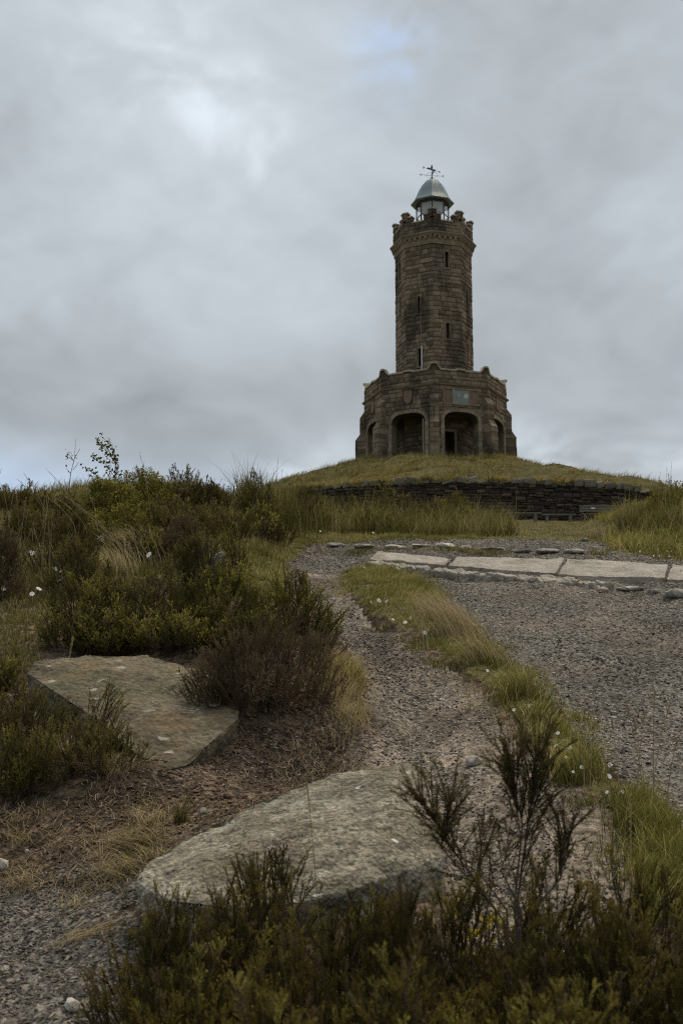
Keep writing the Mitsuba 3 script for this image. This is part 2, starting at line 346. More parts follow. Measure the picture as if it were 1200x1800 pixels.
# ------------------------------------------------------------------ terrain
TX, TY, YAW, FLOOR = 8.445, 100.0, math.radians(-5.32), 19.85
ctrl = []
for px, py, Y in [
    # near slope and the hollow with the two rocks
    (50, 1800, 4.6), (300, 1795, 4.5), (-300, 1750, 5.0), (30, 1500, 7.0), (-250, 1480, 7.0), (250, 1420, 7.3), (450, 1400, 7.5), 
    (100, 1350, 8.0), (450, 1212, 9.25), (560, 1212, 9.45), (500, 1190, 9.9), (600, 1190, 9.9), (450, 1330, 8.6), (560, 1325, 8.7), (500, 1330, 8.65), (60, 1150, 10.6), (20, 1060, 12.6), (260, 1160, 10.6), (-250, 1080, 12.0), (400, 1030, 13.7), (450, 970, 17.6), (500, 945, 21.5),
    (250, 940, 18.0), (100, 915, 18.6), (250, 868, 21.3), (420, 880, 22.6), (0, 890, 19.3), (-300, 890, 20.0), (560, 934, 27.5), (330, 862, 22.0), (150, 870, 20.5),
    (560, 1560, 5.3), (300, 1580, 5.6), (760, 1560, 5.4),
    # trail, verge and gravel road
    (850, 1550, 5.6), (1000, 1545, 5.5), (1050, 1430, 6.7), (1190, 1520, 6.0), (1200, 1400, 7.3), (960, 1310, 8.5), (1180, 1300, 8.9), (840, 1360, 7.9), (700, 1265, 9.3), (640, 1345, 8.2),
    (730, 1165, 11.2), (640, 1105, 13.0), (590, 1055, 15.0), (520, 1000, 18.2), (700, 1045, 15.0), (800, 1130, 12.2), (900, 1220, 10.1), (900, 1110, 12.9), (1150, 1110, 12.9), (1150, 1200, 10.8),
    (1400, 1200, 10.8), (1500, 1050, 15.5), (1000, 1170, 11.4), (800, 1045, 15.7), (1000, 1045, 15.5), (1190, 1048, 15.3), (1400, 1320, 8.8),
    # past the kerb stones
    (1100, 1030, 16.2), (800, 1003, 17.9), (700, 976, 19.3), (1000, 986, 17.6), (1190, 992, 17.2), (600, 956, 21.5), (900, 951, 22.0), (1150, 962, 21.0), (520, 975, 20.0),
    (900, 937, 30.0), (750, 944, 26.0), (700, 941, 29), (950, 926, 42.0), (950, 919, 55.0), (950, 920, 57.5), (860, 919, 57.0), (1040, 921, 57.0), (800, 918, 57.0), (700, 915, 57.0), (1040, 921, 54.0), (950, 917, 59.3), (1040, 917, 59.3), (800, 914, 59.3), (690, 908, 59.5), (1120, 912, 58.5),
    # right bank
    (1060, 950, 24.0), (1200, 962, 21.0), (1200, 885, 26.0), (1150, 912, 26.0), (1300, 850, 27.0), (1450, 880, 24.0), (1180, 905, 40.0), (1300, 880, 45.0),
    # mound with the tower
    (760, 872, 66.0), (760, 842, 72.0), (760, 818, 83.0), (760, 803, 93.0), (600, 868, 66.0), (560, 872, 67.0), (620, 845, 78.0), (640, 813, 99.0), (583, 834, 99.0), (528, 850, 97.0), (450, 872, 95.0),
    (690, 818, 88.0), (850, 818, 88.0), (905, 813, 98.0), (1000, 836, 96.0), (1100, 858, 94.0), (1000, 868, 66.0), (950, 845, 76.0), (1130, 878, 66.0), (1200, 890, 92.0),
    ]:
    ctrl.append(P(px, py, Y))
ctrl = np.array(ctrl)
ctrl = np.vstack([ctrl, [[-3, 0.2, -1.42], [0, 0.2, -1.48], [3, 0.2, -1.5], [0, -4, -2.2], [-5, -4, -2.0], [6, -4, -2.3], [0.2, 3.2, -1.27], [1.2, 3.3, -1.26], [-0.6, 3.2, -1.36], [0.6, 4.2, -1.17], [1.6, 4.2, -1.12], [-9, 8, -0.5], [11, 8, -0.6], [-14, 20, 3.2], [16, 22, 3.8],
                         [TX - 5, TY - 4.4, 19.72], [TX + 4.6, TY - 5, 19.72], [TX, TY, 19.75], [TX + 6.5, TY, 19.75], [TX - 6.5, TY, 19.75], [TX, TY + 8, 19.7], [TX, 125, 16.5], [TX - 22, 112, 14], [TX + 26, 112, 13],
                         [-9, 30, 3.4], [-8, 40, 3.5], [-12, 55, 3.2], [-30, 60, 1.5], [-20, 95, 9.0], [-60, 100, 2], [32, 60, 7.0], [55, 95, 6], [60, 60, 5],
                         [0, 170, 4], [-80, 170, -8], [90, 170, -6], [0, 300, -24], [-250, 300, -30], [250, 300, -30], [0, 1000, -45], [-900, 1000, -45], [900, 1000, -45], [0, 4000, -60], [-3500, 4000, -60], [3500, 4000, -60],
                         [-40, 30, 1.5], [45, 30, 4.0], [-14, -2, -1.8], [14, -2, -1.8]]])
S0 = 5.0
def uvw(x, y):
    s = np.maximum(np.asarray(y, float) + S0, 0.4)
    return np.asarray(x, float) / s, np.log(s), s


_u, _v, _s = uvw(ctrl[:, 0], ctrl[:, 1])
_rbf = RBFInterpolator(np.stack([_u * 2.2, _v], 1), ctrl[:, 2] / _s, kernel='thin_plate_spline', smoothing=2e-5)
GU, GV = np.linspace(-1.7, 1.7, 171), np.linspace(math.log(0.4), math.log(4200), 300)
_gu, _gv = np.meshgrid(GU, GV, indexing='ij')
_gw = _rbf(np.stack([_gu.ravel() * 2.2, _gv.ravel()], 1)).reshape(_gu.shape)


def H0(x, y):
    u, v, s = uvw(x, y)
    iu = (u - GU[0]) / (GU[1] - GU[0]); iv = (v - GV[0]) / (GV[1] - GV[0])
    return map_coordinates(_gw, [np.clip(iu, 0, len(GU) - 1), np.clip(iv, 0, len(GV) - 1)], order=1, mode='nearest') * s


def H(x, y):
    """Ground height: the surveyed slope with lumps and ruts."""
    x, y = np.asarray(x, float), np.asarray(y, float)
    z = H0(x, y)
    p = np.stack([x, y, 0 * x], -1)
    k = np.clip(y / 12, 0.5, 3.0)
    return z + k * 0.10 * (meshkit.fbm(p * 0.55, 3, 31) - 0.5) + 0.09 * (meshkit.fbm(p * 3.1, 3, 32) - 0.5) + 0.04 * (meshkit.fbm(p * 12, 2, 33) - 0.5) + np.clip((y - 61) / 4, 0, 1) * np.clip((92 - y) / 3, 0, 1) * 1.7 * (meshkit.fbm(p * [0.22, 0.36, 1], 3, 34) - 0.5)


_ys = np.geomspace(2.2, 118, 500)
def G(px, py, back=0.0):
    """Where the sight line of a photograph pixel meets the ground (n, 3)."""
    px, py = np.atleast_1d(np.asarray(px, float)), np.atleast_1d(np.asarray(py, float))
    q = P(px[:, None], py[:, None], _ys[None])
    below = q[..., 2] < H0(q[..., 0], q[..., 1])
    i = np.where(below.any(1), below.argmax(1), len(_ys) - 1)
    y = _ys[i] - 0.5 * (_ys[i] - _ys[np.maximum(i - 1, 0)]) + back
    r = P(px, py, y)
    r[:, 2] = H(r[:, 0], r[:, 1])
    return r


def plan(pixels):
    a = np.array(pixels, float)
    return Polygon(G(a[:, 0], a[:, 1])[:, :2]).buffer(0)


road = plan([(640, 972), (800, 968), (1000, 978), (1200, 985), (1420, 1000), (1420, 1095), (1190, 1068), (1050, 1050), (850, 1025), (700, 1006)]).union(plan([(1200, 1490), (1130, 1410), (1060, 1345), (965, 1245), (885, 1155), (805, 1085), (745, 1025), (715, 1000), (1060, 1036), (1190, 1060), (1420, 1080), (1560, 1500)])) \
    .union(plan([(505, 1005), (490, 990), (545, 958), (700, 951), (1055, 953), (1075, 968), (1200, 990), (1420, 1020), (1420, 1060), (1190, 1040), (1000, 1020), (700, 990), (590, 1005)]))
trail = plan([(500, 1000), (600, 1000), (592, 1025), (625, 1065), (655, 1105), (725, 1135), (790, 1185), (850, 1235), (900, 1300), (960, 1365), (1040, 1405), (1095, 1470), (1130, 1560), (1000, 1640), (850, 1640), (780, 1560), (760, 1500),
              (742, 1380), (640, 1370), (600, 1350), (640, 1260), (640, 1190), (610, 1125), (560, 1085)])
corner = plan([(-200, 1540), (120, 1520), (230, 1555), (260, 1620), (215, 1700), (200, 1820), (-300, 1820)])
verge = plan([(590, 1015), (640, 1000), (715, 1003), (745, 1028), (805, 1088), (885, 1158), (965, 1248), (1060, 1350), (1130, 1412), (1210, 1500), (1230, 1620), (1150, 1560), (1112, 1470), (1050, 1395), (972, 1350), (912, 1288), (860, 1222), (798, 1172), (730, 1122), (660, 1092), (628, 1058)]).buffer(-0.03)
gully = plan([(575, 1030), (640, 1100), (700, 1170), (745, 1230), (770, 1330), (840, 1420), (900, 1530), (980, 1640), (850, 1640), (800, 1500), (740, 1360), (690, 1300), (700, 1240), (650, 1160), (590, 1090), (535, 1030)])

# the ground sheet: one grid of vertices, its triangles shared out to ground, road and trail
rows = np.concatenate([np.linspace(-4.4, 2.2, 14)[:-1], np.exp(np.linspace(math.log(7.2), math.log(31), 460)) - S0, np.exp(np.linspace(math.log(31), math.log(115), 150)[1:]) - S0, np.exp(np.linspace(math.log(115), math.log(4100), 50)[1:]) - S0])
cols = np.concatenate([np.linspace(-1.6, -0.4, 40)[:-1], np.linspace(-0.4, 0.4, 320), np.linspace(0.4, 1.6, 40)[1:]])
gx = cols[None] * (rows[:, None] + S0); gy = np.broadcast_to(rows[:, None], gx.shape).copy()
gz = H(gx, gy)


def soft(poly, x, y, w):
    """1 inside the outline, 0 outside, softened over w metres."""
    out = np.zeros(x.shape)
    near = (x > poly.bounds[0] - w) & (x < poly.bounds[2] + w) & (y > poly.bounds[1] - w) & (y < poly.bounds[3] + w)
    pts = shapely.points(x[near], y[near])
    d = shapely.distance(poly.boundary, pts) * np.where(shapely.contains_xy(poly, x[near], y[near]), 1, -1)
    out[near] = np.clip(0.5 + d / (2 * w), 0, 1)
    return out


w_road, w_trail, w_corner, w_verge, w_gully = (soft(p, gx, gy, w) for p, w in ((road, 0.18), (trail, 0.18), (corner, 0.3), (verge, 0.14), (gully, 0.25)))
gz = gz - 0.11 * w_gully + 0.06 * w_verge
turf = np.clip(np.maximum(w_verge, np.clip((gy - 12.5) / 3, 0, 1) * (1 - w_road) * (1 - w_trail)), 0, 1)
turf = np.maximum(turf, np.clip((-gx - 0.34 * gy - 0.5) / 0.8, 0, 1) * (1 - w_corner))
gravel = np.maximum.reduce([w_road, 0.8 * w_gully, w_corner * 0.9, w_trail * 0.28])
gravel = gravel * (1 - w_verge)
gv = np.stack([gx, gy, gz], -1).reshape(-1, 3)
guv = np.stack([gravel, turf], -1).reshape(-1, 2)
nr, nc = gx.shape
ii, jj = np.meshgrid(np.arange(nr - 1), np.arange(nc - 1), indexing='ij')
quad = np.stack([ii * nc + jj, ii * nc + jj + 1, (ii + 1) * nc + jj + 1, (ii + 1) * nc + jj], -1).reshape(-1, 4)
tri = np.vstack([quad[:, [0, 1, 2]], quad[:, [0, 2, 3]]])
zone = np.where(w_road.ravel() > 0.5, 1, np.where(w_trail.ravel() > 0.5, 2, 0))
tz = np.max(zone[tri], axis=1)
gn = trimesh.Trimesh(gv, tri, process=False).vertex_normals
for name, k, text in (('ground', 0, 'rough peaty hillside with turf rising to the tower'), ('gravel_road', 1, 'grey gravel road curving uphill past the flat kerb stones'), ('dirt_path', 2, 'eroded dirt path with loose gravel left of the grass verge')):
    f = tri[tz == k]
    ids, inv = np.unique(f, return_inverse=True)
    path = meshkit.write_ply((gv[ids], inv.reshape(-1, 3)), False, guv[ids], None, normals=gn[ids])
    scene[name] = {'type': 'ply', 'filename': path, 'face_normals': False, 'bsdf': {'type': 'ref', 'id': 'trail_soil' if k == 2 else 'ground_soil'}}
    label(name, text, {'ground': 'ground', 'gravel_road': 'road', 'dirt_path': 'path'}[name], kind='structure')


def Hm(x, y):
    """Height with the worn gully and the raised verge, as the ground sheet has it."""
    x, y = np.atleast_1d(np.asarray(x, float)), np.atleast_1d(np.asarray(y, float))
    return H(x, y) - 0.11 * soft(gully, x, y, 0.25) + 0.06 * soft(verge, x, y, 0.14)

# ------------------------------------------------------------------ the tower
TC = np.array([TX, TY, 0.0])
RB, RS, RP = 6.4, 3.5, 3.67
TAN = math.tan(PI / 8)
def face_frame(i):
    b = YAW + PI / 8 + i * PI / 4
    return np.array([math.cos(b), math.sin(b), 0]), np.array([math.sin(b), -math.cos(b), 0])


def to_face(v, i, apo):
    t, n = face_frame(i)
    v = np.asarray(v, float)
    return TC + v[:, :1] * t + v[:, 1:2] * np.array([0, 0, 1.0]) + (v[:, 2:] + apo) * n


def octagon(R, z0, z1, Rtop=None):
    a = YAW + np.arange(8) * PI / 4
    ring = lambda r, z: np.stack([TX + r * np.sin(a), TY - r * np.cos(a), 0 * a + z], 1)
    return m3.Manifold.hull_points(np.vstack([ring(R, z0), ring(Rtop or R, z1)]))


def ring_band(R0, R1, z0, z1, Rtop=None):
    return octagon(R1, z0, z1, Rtop) - octagon(R0, z0 - 0.1, z1 + 0.1)


def extrude(poly, w0, w1):
    """A polygon in (u, z) from depth w0 to w1 as (v, f) with v = (u, z, w)."""
    out = []
    for g in getattr(poly, 'geoms', [poly]):
        if g.geom_type != 'Polygon' or g.area < 1e-4: continue
        m = trimesh.creation.extrude_polygon(g, w1 - w0, engine='earcut')
        v = np.array(m.vertices); v[:, 2] += w0
        out.append((v, np.array(m.faces)))
    return cat_mesh(out)[:2] if out else None


def arch_poly(hw, spring, crown, grow=0.0, bottom=FLOOR - 0.5):
    """A low four-centred arch opening."""
    a = np.linspace(PI, 0, 33)
    ex = 0.62
    x = np.sign(np.cos(a)) * np.abs(np.cos(a)) ** ex * (hw + grow)
    z = spring + np.abs(np.sin(a)) ** 0.95 * (crown - spring + grow)
    return Polygon([(-hw - grow, bottom)] + list(zip(x, z)) + [(hw + grow, bottom)]).buffer(0)


def block(u0, u1, z0, z1, w0, w1, r, half=None, ch=0.035):
    """A rock-faced stone: sides, a chamfer and a face that bulges; 20 triangles."""
    j = 0.012
    u0, u1, z0, z1 = u0 + j, u1 - j, z0 + j, z1 - j
    k = lambda: r.uniform(-0.015, 0.02)
    rim = [(u0, z0), (u1, z0), (u1, z1), (u0, z1)]
    ins = [(u0 + ch, z0 + ch), (u1 - ch, z0 + ch), (u1 - ch, z1 - ch), (u0 + ch, z1 - ch)]
    v = [(u, z, w0) for u, z in rim] + [(u, z, w1 - ch) for u, z in rim] + [(u, z, w1 + k()) for u, z in ins] + [((u0 + u1) / 2 + k() * 3, (z0 + z1) / 2 + k(), w1 + 0.02 + k())]
    v = np.array(v)
    if half is not None:
        for s in (-1, 1):
            e = np.abs(v[:, 0] - s * (half - j)) < 1e-6
            v[e, 0] = s * (half - 0.004 + v[e, 2] * TAN)
    f = []
    for a, b in ((0, 4), (4, 8)):
        for q in range(4):
            q1 = (q + 1) % 4
            f += [[a + q, a + q1, b + q1], [a + q, b + q1, b + q]]
    for q in range(4):
        f.append([8 + q, 8 + (q + 1) % 4, 12])
    return v, np.array(f)


def courses(z0, z1, h, r):
    zs = [z0]
    while zs[-1] < z1 - h * 0.6:
        zs.append(zs[-1] + h * r.uniform(0.8, 1.2))
    zs = np.array(zs)
    return z0 + (zs - z0) * (z1 - z0) / (zs[-1] - z0) if len(zs) > 1 else np.array([z0, z1])


def ashlar(half, z0, z1, h, cut, r, length=(0.42, 0.95), zs=None):
    """Stones of one face, leaving out the polygon cut: list of (v, f, area)."""
    out = []
    zs = courses(z0, z1, h, r) if zs is None else zs
    for a, b in zip(zs[:-1], zs[1:]):
        us = [-half]
        while us[-1] < half - length[0]:
            us.append(us[-1] + r.uniform(*length))
        us[-1] = half
        if len(us) > 2 and us[-1] - us[-2] < 0.22: us.pop(-2)
        for u0, u1 in zip(us[:-1], us[1:]):
            w = r.uniform(0.0, 0.055)
            rect = sbox(u0, a, u1, b)
            if cut is not None and rect.intersects(cut):
                rest = rect.difference(cut)
                if rest.area < 0.3 * rect.area * 0.6: continue
                if rest.area > 0.995 * rect.area:
                    out.append((*block(u0, u1, a, b, -0.12, w, r, half), rect.area)); continue
                e = extrude(rest.buffer(-0.014), -0.12, w)
                if e: out.append((e[0], e[1], rest.area))
            else:
                out.append((*block(u0, u1, a, b, -0.12, w, r, half), rect.area))
    return out


TW = key_for('stone_tower')
label(TW, 'dark octagonal stone tower with battlements and domed lantern on top of the hill', 'tower')
rt = random.Random(11)
apoB, apoS, apoP = RB * math.cos(PI / 8), RS * math.cos(PI / 8), RP * math.cos(PI / 8)
halfB, halfS, halfP = RB * math.sin(PI / 8), RS * math.sin(PI / 8), RP * math.sin(PI / 8)
ZS, ZPAR = 25.80, 25.98
AH, ASP, ACR = 1.56, 22.75, 23.56
arch = arch_poly(AH, ASP, ACR)
arch_out = arch_poly(AH, ASP, ACR, 0.34)
shaft_windows = {0: [(37.44, 38.94), (30.85, 32.31)], 7: [(33.28, 34.86), (28.40, 30.03)], 6: [(37.0, 38.7), (33.95, 35.5)], 1: [(34.13, 35.84), (29.17, 30.85)], 2: [(36.2, 37.8)], 3: [(32.4, 34.0)], 4: [(37.4, 38.9), (29, 30.6)], 5: [(33.3, 34.9)]}
WHW = 0.17


def block_uv(n, r):
    return np.tile([[r.random(), r.random()]], (n, 1))


named = []                                     # (score, holder, mesh) of each stone
def add_stones(holder, i, stones, apo):
    t, n = face_frame(i)
    for v, f, area in stones:
        w = to_face(v, i, apo)
        c = w.mean(0)
        view = -c / np.linalg.norm(c)
        named.append((area * max(0, n @ view), holder, (w, f, block_uv(len(w), rt))))


# shaft: a core with the slit windows and the door cut out of it, faced with stones
core = octagon(RS - 0.09, FLOOR - 0.6, 41.4)
def face_box(i, apo, u0, u1, z0, z1, w0, w1):
    return m3.Manifold.hull_points(to_face(bx(u0, u1, z0, z1, w0, w1)[0], i, apo))


for i, wins in shaft_windows.items():
    for z0, z1 in wins:
        core -= face_box(i, apoS, -WHW, WHW, z0, z1, -0.62, 0.3)
core -= face_box(0, apoS, -0.55, 0.5, FLOOR - 0.05, 22.45, -1.6, 0.3)
scene[TW + '__shaft'] = mikit.ply(core, 'mortar')
zs_shaft = courses(FLOOR - 0.2, 39.62, 0.40, rt)
for i in range(8):
    cuts = []
    for z0, z1 in shaft_windows[i]:
        cuts.append(sbox(-WHW - 0.13, z0 - 0.17, WHW + 0.13, z1 + 0.22))
    if i == 0: cuts.append(sbox(-0.75, FLOOR - 1, 0.7, 22.7))
    add_stones(TW + '__shaft', i, ashlar(halfS, 0, 0, 0.4, shapely.union_all(cuts), rt, zs=zs_shaft), apoS)
for i, wins in shaft_windows.items():
    for z0, z1 in wins:
        k = key_for(TW + '__window')
        m = cat_mesh([bx(-WHW - 0.12, -WHW, z0, z1, -0.15, 0.03), bx(WHW, WHW + 0.12, z0, z1, -0.15, 0.03), bx(-WHW - 0.12, WHW + 0.12, z1 + 0.002, z1 + 0.21, -0.15, 0.045), bx(-WHW - 0.16, WHW + 0.16, z0 - 0.15, z0 - 0.002, -0.15, 0.09)])
        scene[k] = mikit.ply((to_face(m[0], i, apoS), m[1]), 'tower_stone', uv=np.tile([[0.6, 0.5]], (len(m[0]), 1)))
        m = bx(-WHW, WHW, z0, z1, -0.45, -0.42)
        scene[k + '__shutter'] = mikit.ply((to_face(m[0], i, apoS), m[1]), 'dark_timber')
m = cat_mesh([bx(-0.72, -0.55, FLOOR - 0.3, 22.45, -0.2, 0.05), bx(0.5, 0.67, FLOOR - 0.3, 22.45, -0.2, 0.05), bx(-0.72, 0.67, 22.452, 22.68, -0.2, 0.06)])
scene[TW + '__doorway'] = mikit.ply((to_face(m[0], 0, apoS), m[1]), 'dressed_stone', uv=np.tile([[0.5, 0.5]], (len(m[0]), 1)))
labels[TW + '__doorway'] = {'label': 'stone framed dark doorway into the shaft behind the right front arch'}
m = bx(-0.55, 0.5, FLOOR, 22.44, -1.55, -1.45)
scene[TW + '__doorway__door'] = mikit.ply((to_face(m[0], 0, apoS), m[1]), 'dark_timber')

# base: eight walls with arches, buttresses on the corners, walk-round inside
for i in range(8):
    poly = sbox(-halfB + 0.02, FLOOR - 0.6, halfB - 0.02, ZS)
    if i not in (3, 4, 5): poly = poly.difference(arch)
    e = extrude(poly, -1.05, -0.07)
    k = key_for(TW + '__arcade_wall')
    scene[k] = mikit.ply((to_face(e[0], i, apoB), e[1]), 'mortar')
    cuts = [arch_out]
    if i == 0: cuts.append(sbox(-1.68, 24.18, 1.68, 25.62))
    elif i in (7, 6, 1): cuts.append(sbox(-0.46, 24.3, 0.46, 25.62))
    add_stones(TW + '__arcade_wall', i, ashlar(halfB, FLOOR - 0.5, ZS, 0.37, shapely.union_all(cuts), rt, (0.4, 0.9)), apoB)
    # voussoirs and jamb stones
    k = key_for(TW + '__arch')
    parts = []
    n = 17
    ringp = arch_out.difference(arch)
    for q in range(n):
        a0, a1 = PI - q * PI / n, PI - (q + 1) * PI / n
        wedge = Polygon([(0, ASP - 0.9), (6 * math.cos(a0), ASP - 0.9 + 6 * math.sin(a0)), (6 * math.cos(a1), ASP - 0.9 + 6 * math.sin(a1))])
        g = ringp.intersection(sbox(-9, ASP - 0.02, 9, 30)).intersection(wedge).buffer(-0.012)
        e = extrude(g, -1.08, 0.03 + rt.uniform(0, 0.025))
        if e: parts.append((*e, block_uv(len(e[0]), rt)))
    zz = FLOOR - 0.5
    while zz < ASP - 0.1:
        z2 = min(zz + rt.uniform(0.32, 0.5), ASP - 0.03)
        for s in (-1, 1):
            e = bx(min(s * AH, s * (AH + rt.uniform(0.28, 0.4))), max(s * AH, s * (AH + 0.33)), zz + 0.01, z2 - 0.01, -1.08, 0.03 + rt.uniform(0, 0.02))
            parts.append((*e, block_uv(8, rt)))
        zz = z2
    m = cat_mesh(parts)
    scene[k] = mikit.ply((to_face(m[0], i, apoB), m[1]), 'dressed_stone', uv=m[2])
    # parapet with swept-up corners
    us = np.linspace(-halfB, halfB, 81)
    def top(u):
        d = halfB - np.abs(u)
        return 27.12 + 0.52 * (1 - np.clip((d - 0.28) / 0.42, 0, 1)) ** 2 * (d < 0.7) + 0.10 * (np.abs(u) < 0.4)
    line = [(u, top(u)) for u in us]
    e = extrude(Polygon([(-halfB, ZPAR - 0.05)] + line + [(halfB, ZPAR - 0.05)]), -0.42, -0.05)
    k = key_for(TW + '__parapet')
    scene[k] = mikit.ply((to_face(e[0], i, apoB), e[1]), 'mortar')
    add_stones(TW + '__arcade_wall', i, ashlar(halfB, ZPAR, 27.1, 0.37, None, rt, (0.45, 0.95)), apoB)
    cop = Polygon(line + [(u, z + 0.15) for u, z in line[::-1]])
    e = extrude(cop, -0.50, 0.10)
    v = e[0]
    for s in (-1, 1):
        g = np.abs(v[:, 0] - s * halfB) < 1e-6
        v[g, 0] = s * (halfB + v[g, 2] * TAN)
    scene[k + '__coping'] = mikit.ply((to_face(v, i, apoB), e[1]), 'coping_stone')
scene[TW + '__string_course'] = mikit.ply(ring_band(RB - 0.5, RB + 0.17, ZS + 0.03, ZPAR - 0.03, RB + 0.24) + ring_band(RB - 0.5, RB + 0.04, ZS - 0.04, ZS + 0.028), 'dressed_stone', uv=None)
scene[TW + '__walkway_roof'] = mikit.ply(ring_band(RS - 0.3, RB - 0.9, 23.95, 25.5), 'mortar')
scene[TW + '__floor'] = mikit.ply(octagon(RB - 0.2, FLOOR - 0.7, FLOOR), 'wall_core')
for k8 in range(8):
    a = YAW + k8 * PI / 4
    out, side = np.array([math.sin(a), -math.cos(a), 0]), np.array([math.cos(a), math.sin(a), 0])
    prof = Polygon([(RB - 0.55, FLOOR - 0.7), (7.30, FLOOR - 0.7), (7.30, 20.35), (7.20, 20.42), (7.20, 22.38), (6.80, 22.95), (6.80, 24.45), (6.42, 25.02), (RB - 0.55, 25.02)])
    parts = []
    zz = FLOOR - 0.7
    while zz < 25.0:
        z2 = min(25.02, zz + rt.uniform(0.34, 0.46))
        for hw0, hw1 in ((-0.40, 0.02), (0.02, 0.40)) if rt.random() < 0.45 else ((-0.40, 0.40),):
            g = prof.intersection(sbox(0, zz + 0.008, 20, z2 - 0.008)).buffer(-0.004)
            e = extrude(g, hw0 + 0.008 + rt.uniform(0, 0.02), hw1 - 0.008 + rt.uniform(-0.02, 0))
            if not e: continue
            v = e[0] + np.array([rt.uniform(-0.025, 0.02), 0, 0])
            parts.append((TC + v[:, :1] * out + v[:, 1:2] * np.array([0, 0, 1.0]) - v[:, 2:] * side, e[1], block_uv(len(v), rt)))
        zz = z2
    m = cat_mesh(parts)
    scene[key_for(TW + '__buttress')] = mikit.ply(m[:2], 'tower_stone', uv=m[2])

# panels and shields above the arches
def face_part(key, m, i, apo, mat):
    scene[key] = mikit.ply((to_face(m[0], i, apo), m[1]), mat, uv=np.tile([[0.5, 0.5]], (len(m[0]), 1)))


face_part(TW + '__panel_frame', cat_mesh([bx(-1.66, 1.66, 25.52, 25.62, -0.1, 0.07), bx(-1.66, 1.66, 24.18, 24.28, -0.1, 0.09), bx(-1.66, -1.58, 24.282, 25.518, -0.1, 0.05), bx(1.58, 1.66, 24.282, 25.518, -0.1, 0.05),
                                          bx(-0.82, -0.74, 24.282, 25.518, -0.1, 0.05), bx(0.74, 0.82, 24.282, 25.518, -0.1, 0.05)]), 0, apoB, 'dressed_stone')
face_part(TW + '__plaque', bx(-0.738, 0.738, 24.285, 25.515, -0.1, 0.0), 0, apoB, 'plaque_slate')
labels[TW + '__plaque'] = {'label': 'grey green slate plaque with a pale blotch over the right front arch'}
face_part(TW + '__panel', bx(-1.578, -0.822, 24.285, 25.515, -0.1, -0.02), 0, apoB, 'panel_stone')
face_part(TW + '__panel_001', bx(0.822, 1.578, 24.285, 25.515, -0.1, -0.02), 0, apoB, 'panel_stone')
shield = Polygon([(-0.40, 25.55), (0.40, 25.55), (0.40, 24.95), (0.33, 24.68), (0.18, 24.48), (0, 24.36), (-0.18, 24.48), (-0.33, 24.68), (-0.40, 24.95)])
for q, i in enumerate((7, 6, 1)):
    face_part(key_for(TW + '__shield'), extrude(shield, -0.12, 0.07), i, apoB, 'panel_stone')

# the corbelled top: brackets, cornice, battlements
Z0, Z1 = 39.62, 40.62
for i in range(8):
    parts = [bx(-halfS - 0.03, halfS + 0.03, Z0, Z0 + 0.16, -0.2, 0.10), bx(-halfS - 0.02, halfS + 0.02, Z0 + 0.163, Z0 + 0.74, -0.2, 0.13)]
    n = 5
    for q in range(n + 1):
        u = -halfS + 0.06 + (2 * halfS - 0.12) * q / n
        prof = Polygon([(-0.2, Z0 + 0.162), (0.05, Z0 + 0.162), (0.14, Z0 + 0.32), (0.26, Z0 + 0.55), (0.36, Z0 + 0.74), (-0.2, Z0 + 0.74)])
        e = extrude(prof, u - 0.10, u + 0.10)
        parts.append((np.stack([e[0][:, 2], e[0][:, 1], e[0][:, 0]], 1), e[1][:, ::-1]))
    for q in range(n):
        uc = -halfS + 0.06 + (2 * halfS - 0.12) * (q + 0.5) / n
        w = (2 * halfS - 0.12) / n / 2 - 0.10
        hole = Polygon([(uc - w, 0), (uc + w, 0), (uc + w, Z0 + 0.5)] + [(uc + w * math.cos(t), Z0 + 0.5 + 0.2 * math.sin(t)) for t in np.linspace(0, PI, 9)] + [(uc - w, Z0 + 0.5)]).buffer(0)
        e = extrude(sbox(uc - w - 0.1, Z0 + 0.45, uc + w + 0.1, Z0 + 0.755).difference(hole), 0.1, 0.30)
        parts.append(e)
    m = cat_mesh(parts)
    face_part(key_for(TW + '__corbel'), m, i, apoS, 'dressed_stone')
scene[TW + '__cornice'] = mikit.ply(ring_band(RS - 0.3, RS + 0.36, Z0 + 0.76, Z0 + 0.90, RS + 0.40) + ring_band(RS - 0.3, 3.97, Z0 + 0.901, Z1 + 0.06, 3.99) + ring_band(RS - 0.3, 3.96, Z1 + 0.061, Z1 + 0.14, 3.72), 'dressed_stone')
ZC = [40.78, 41.86, 42.46, 42.90]
scene[TW + '__shaft_roof'] = mikit.ply(octagon(RP - 0.3, 41.2, 41.42), 'mortar')
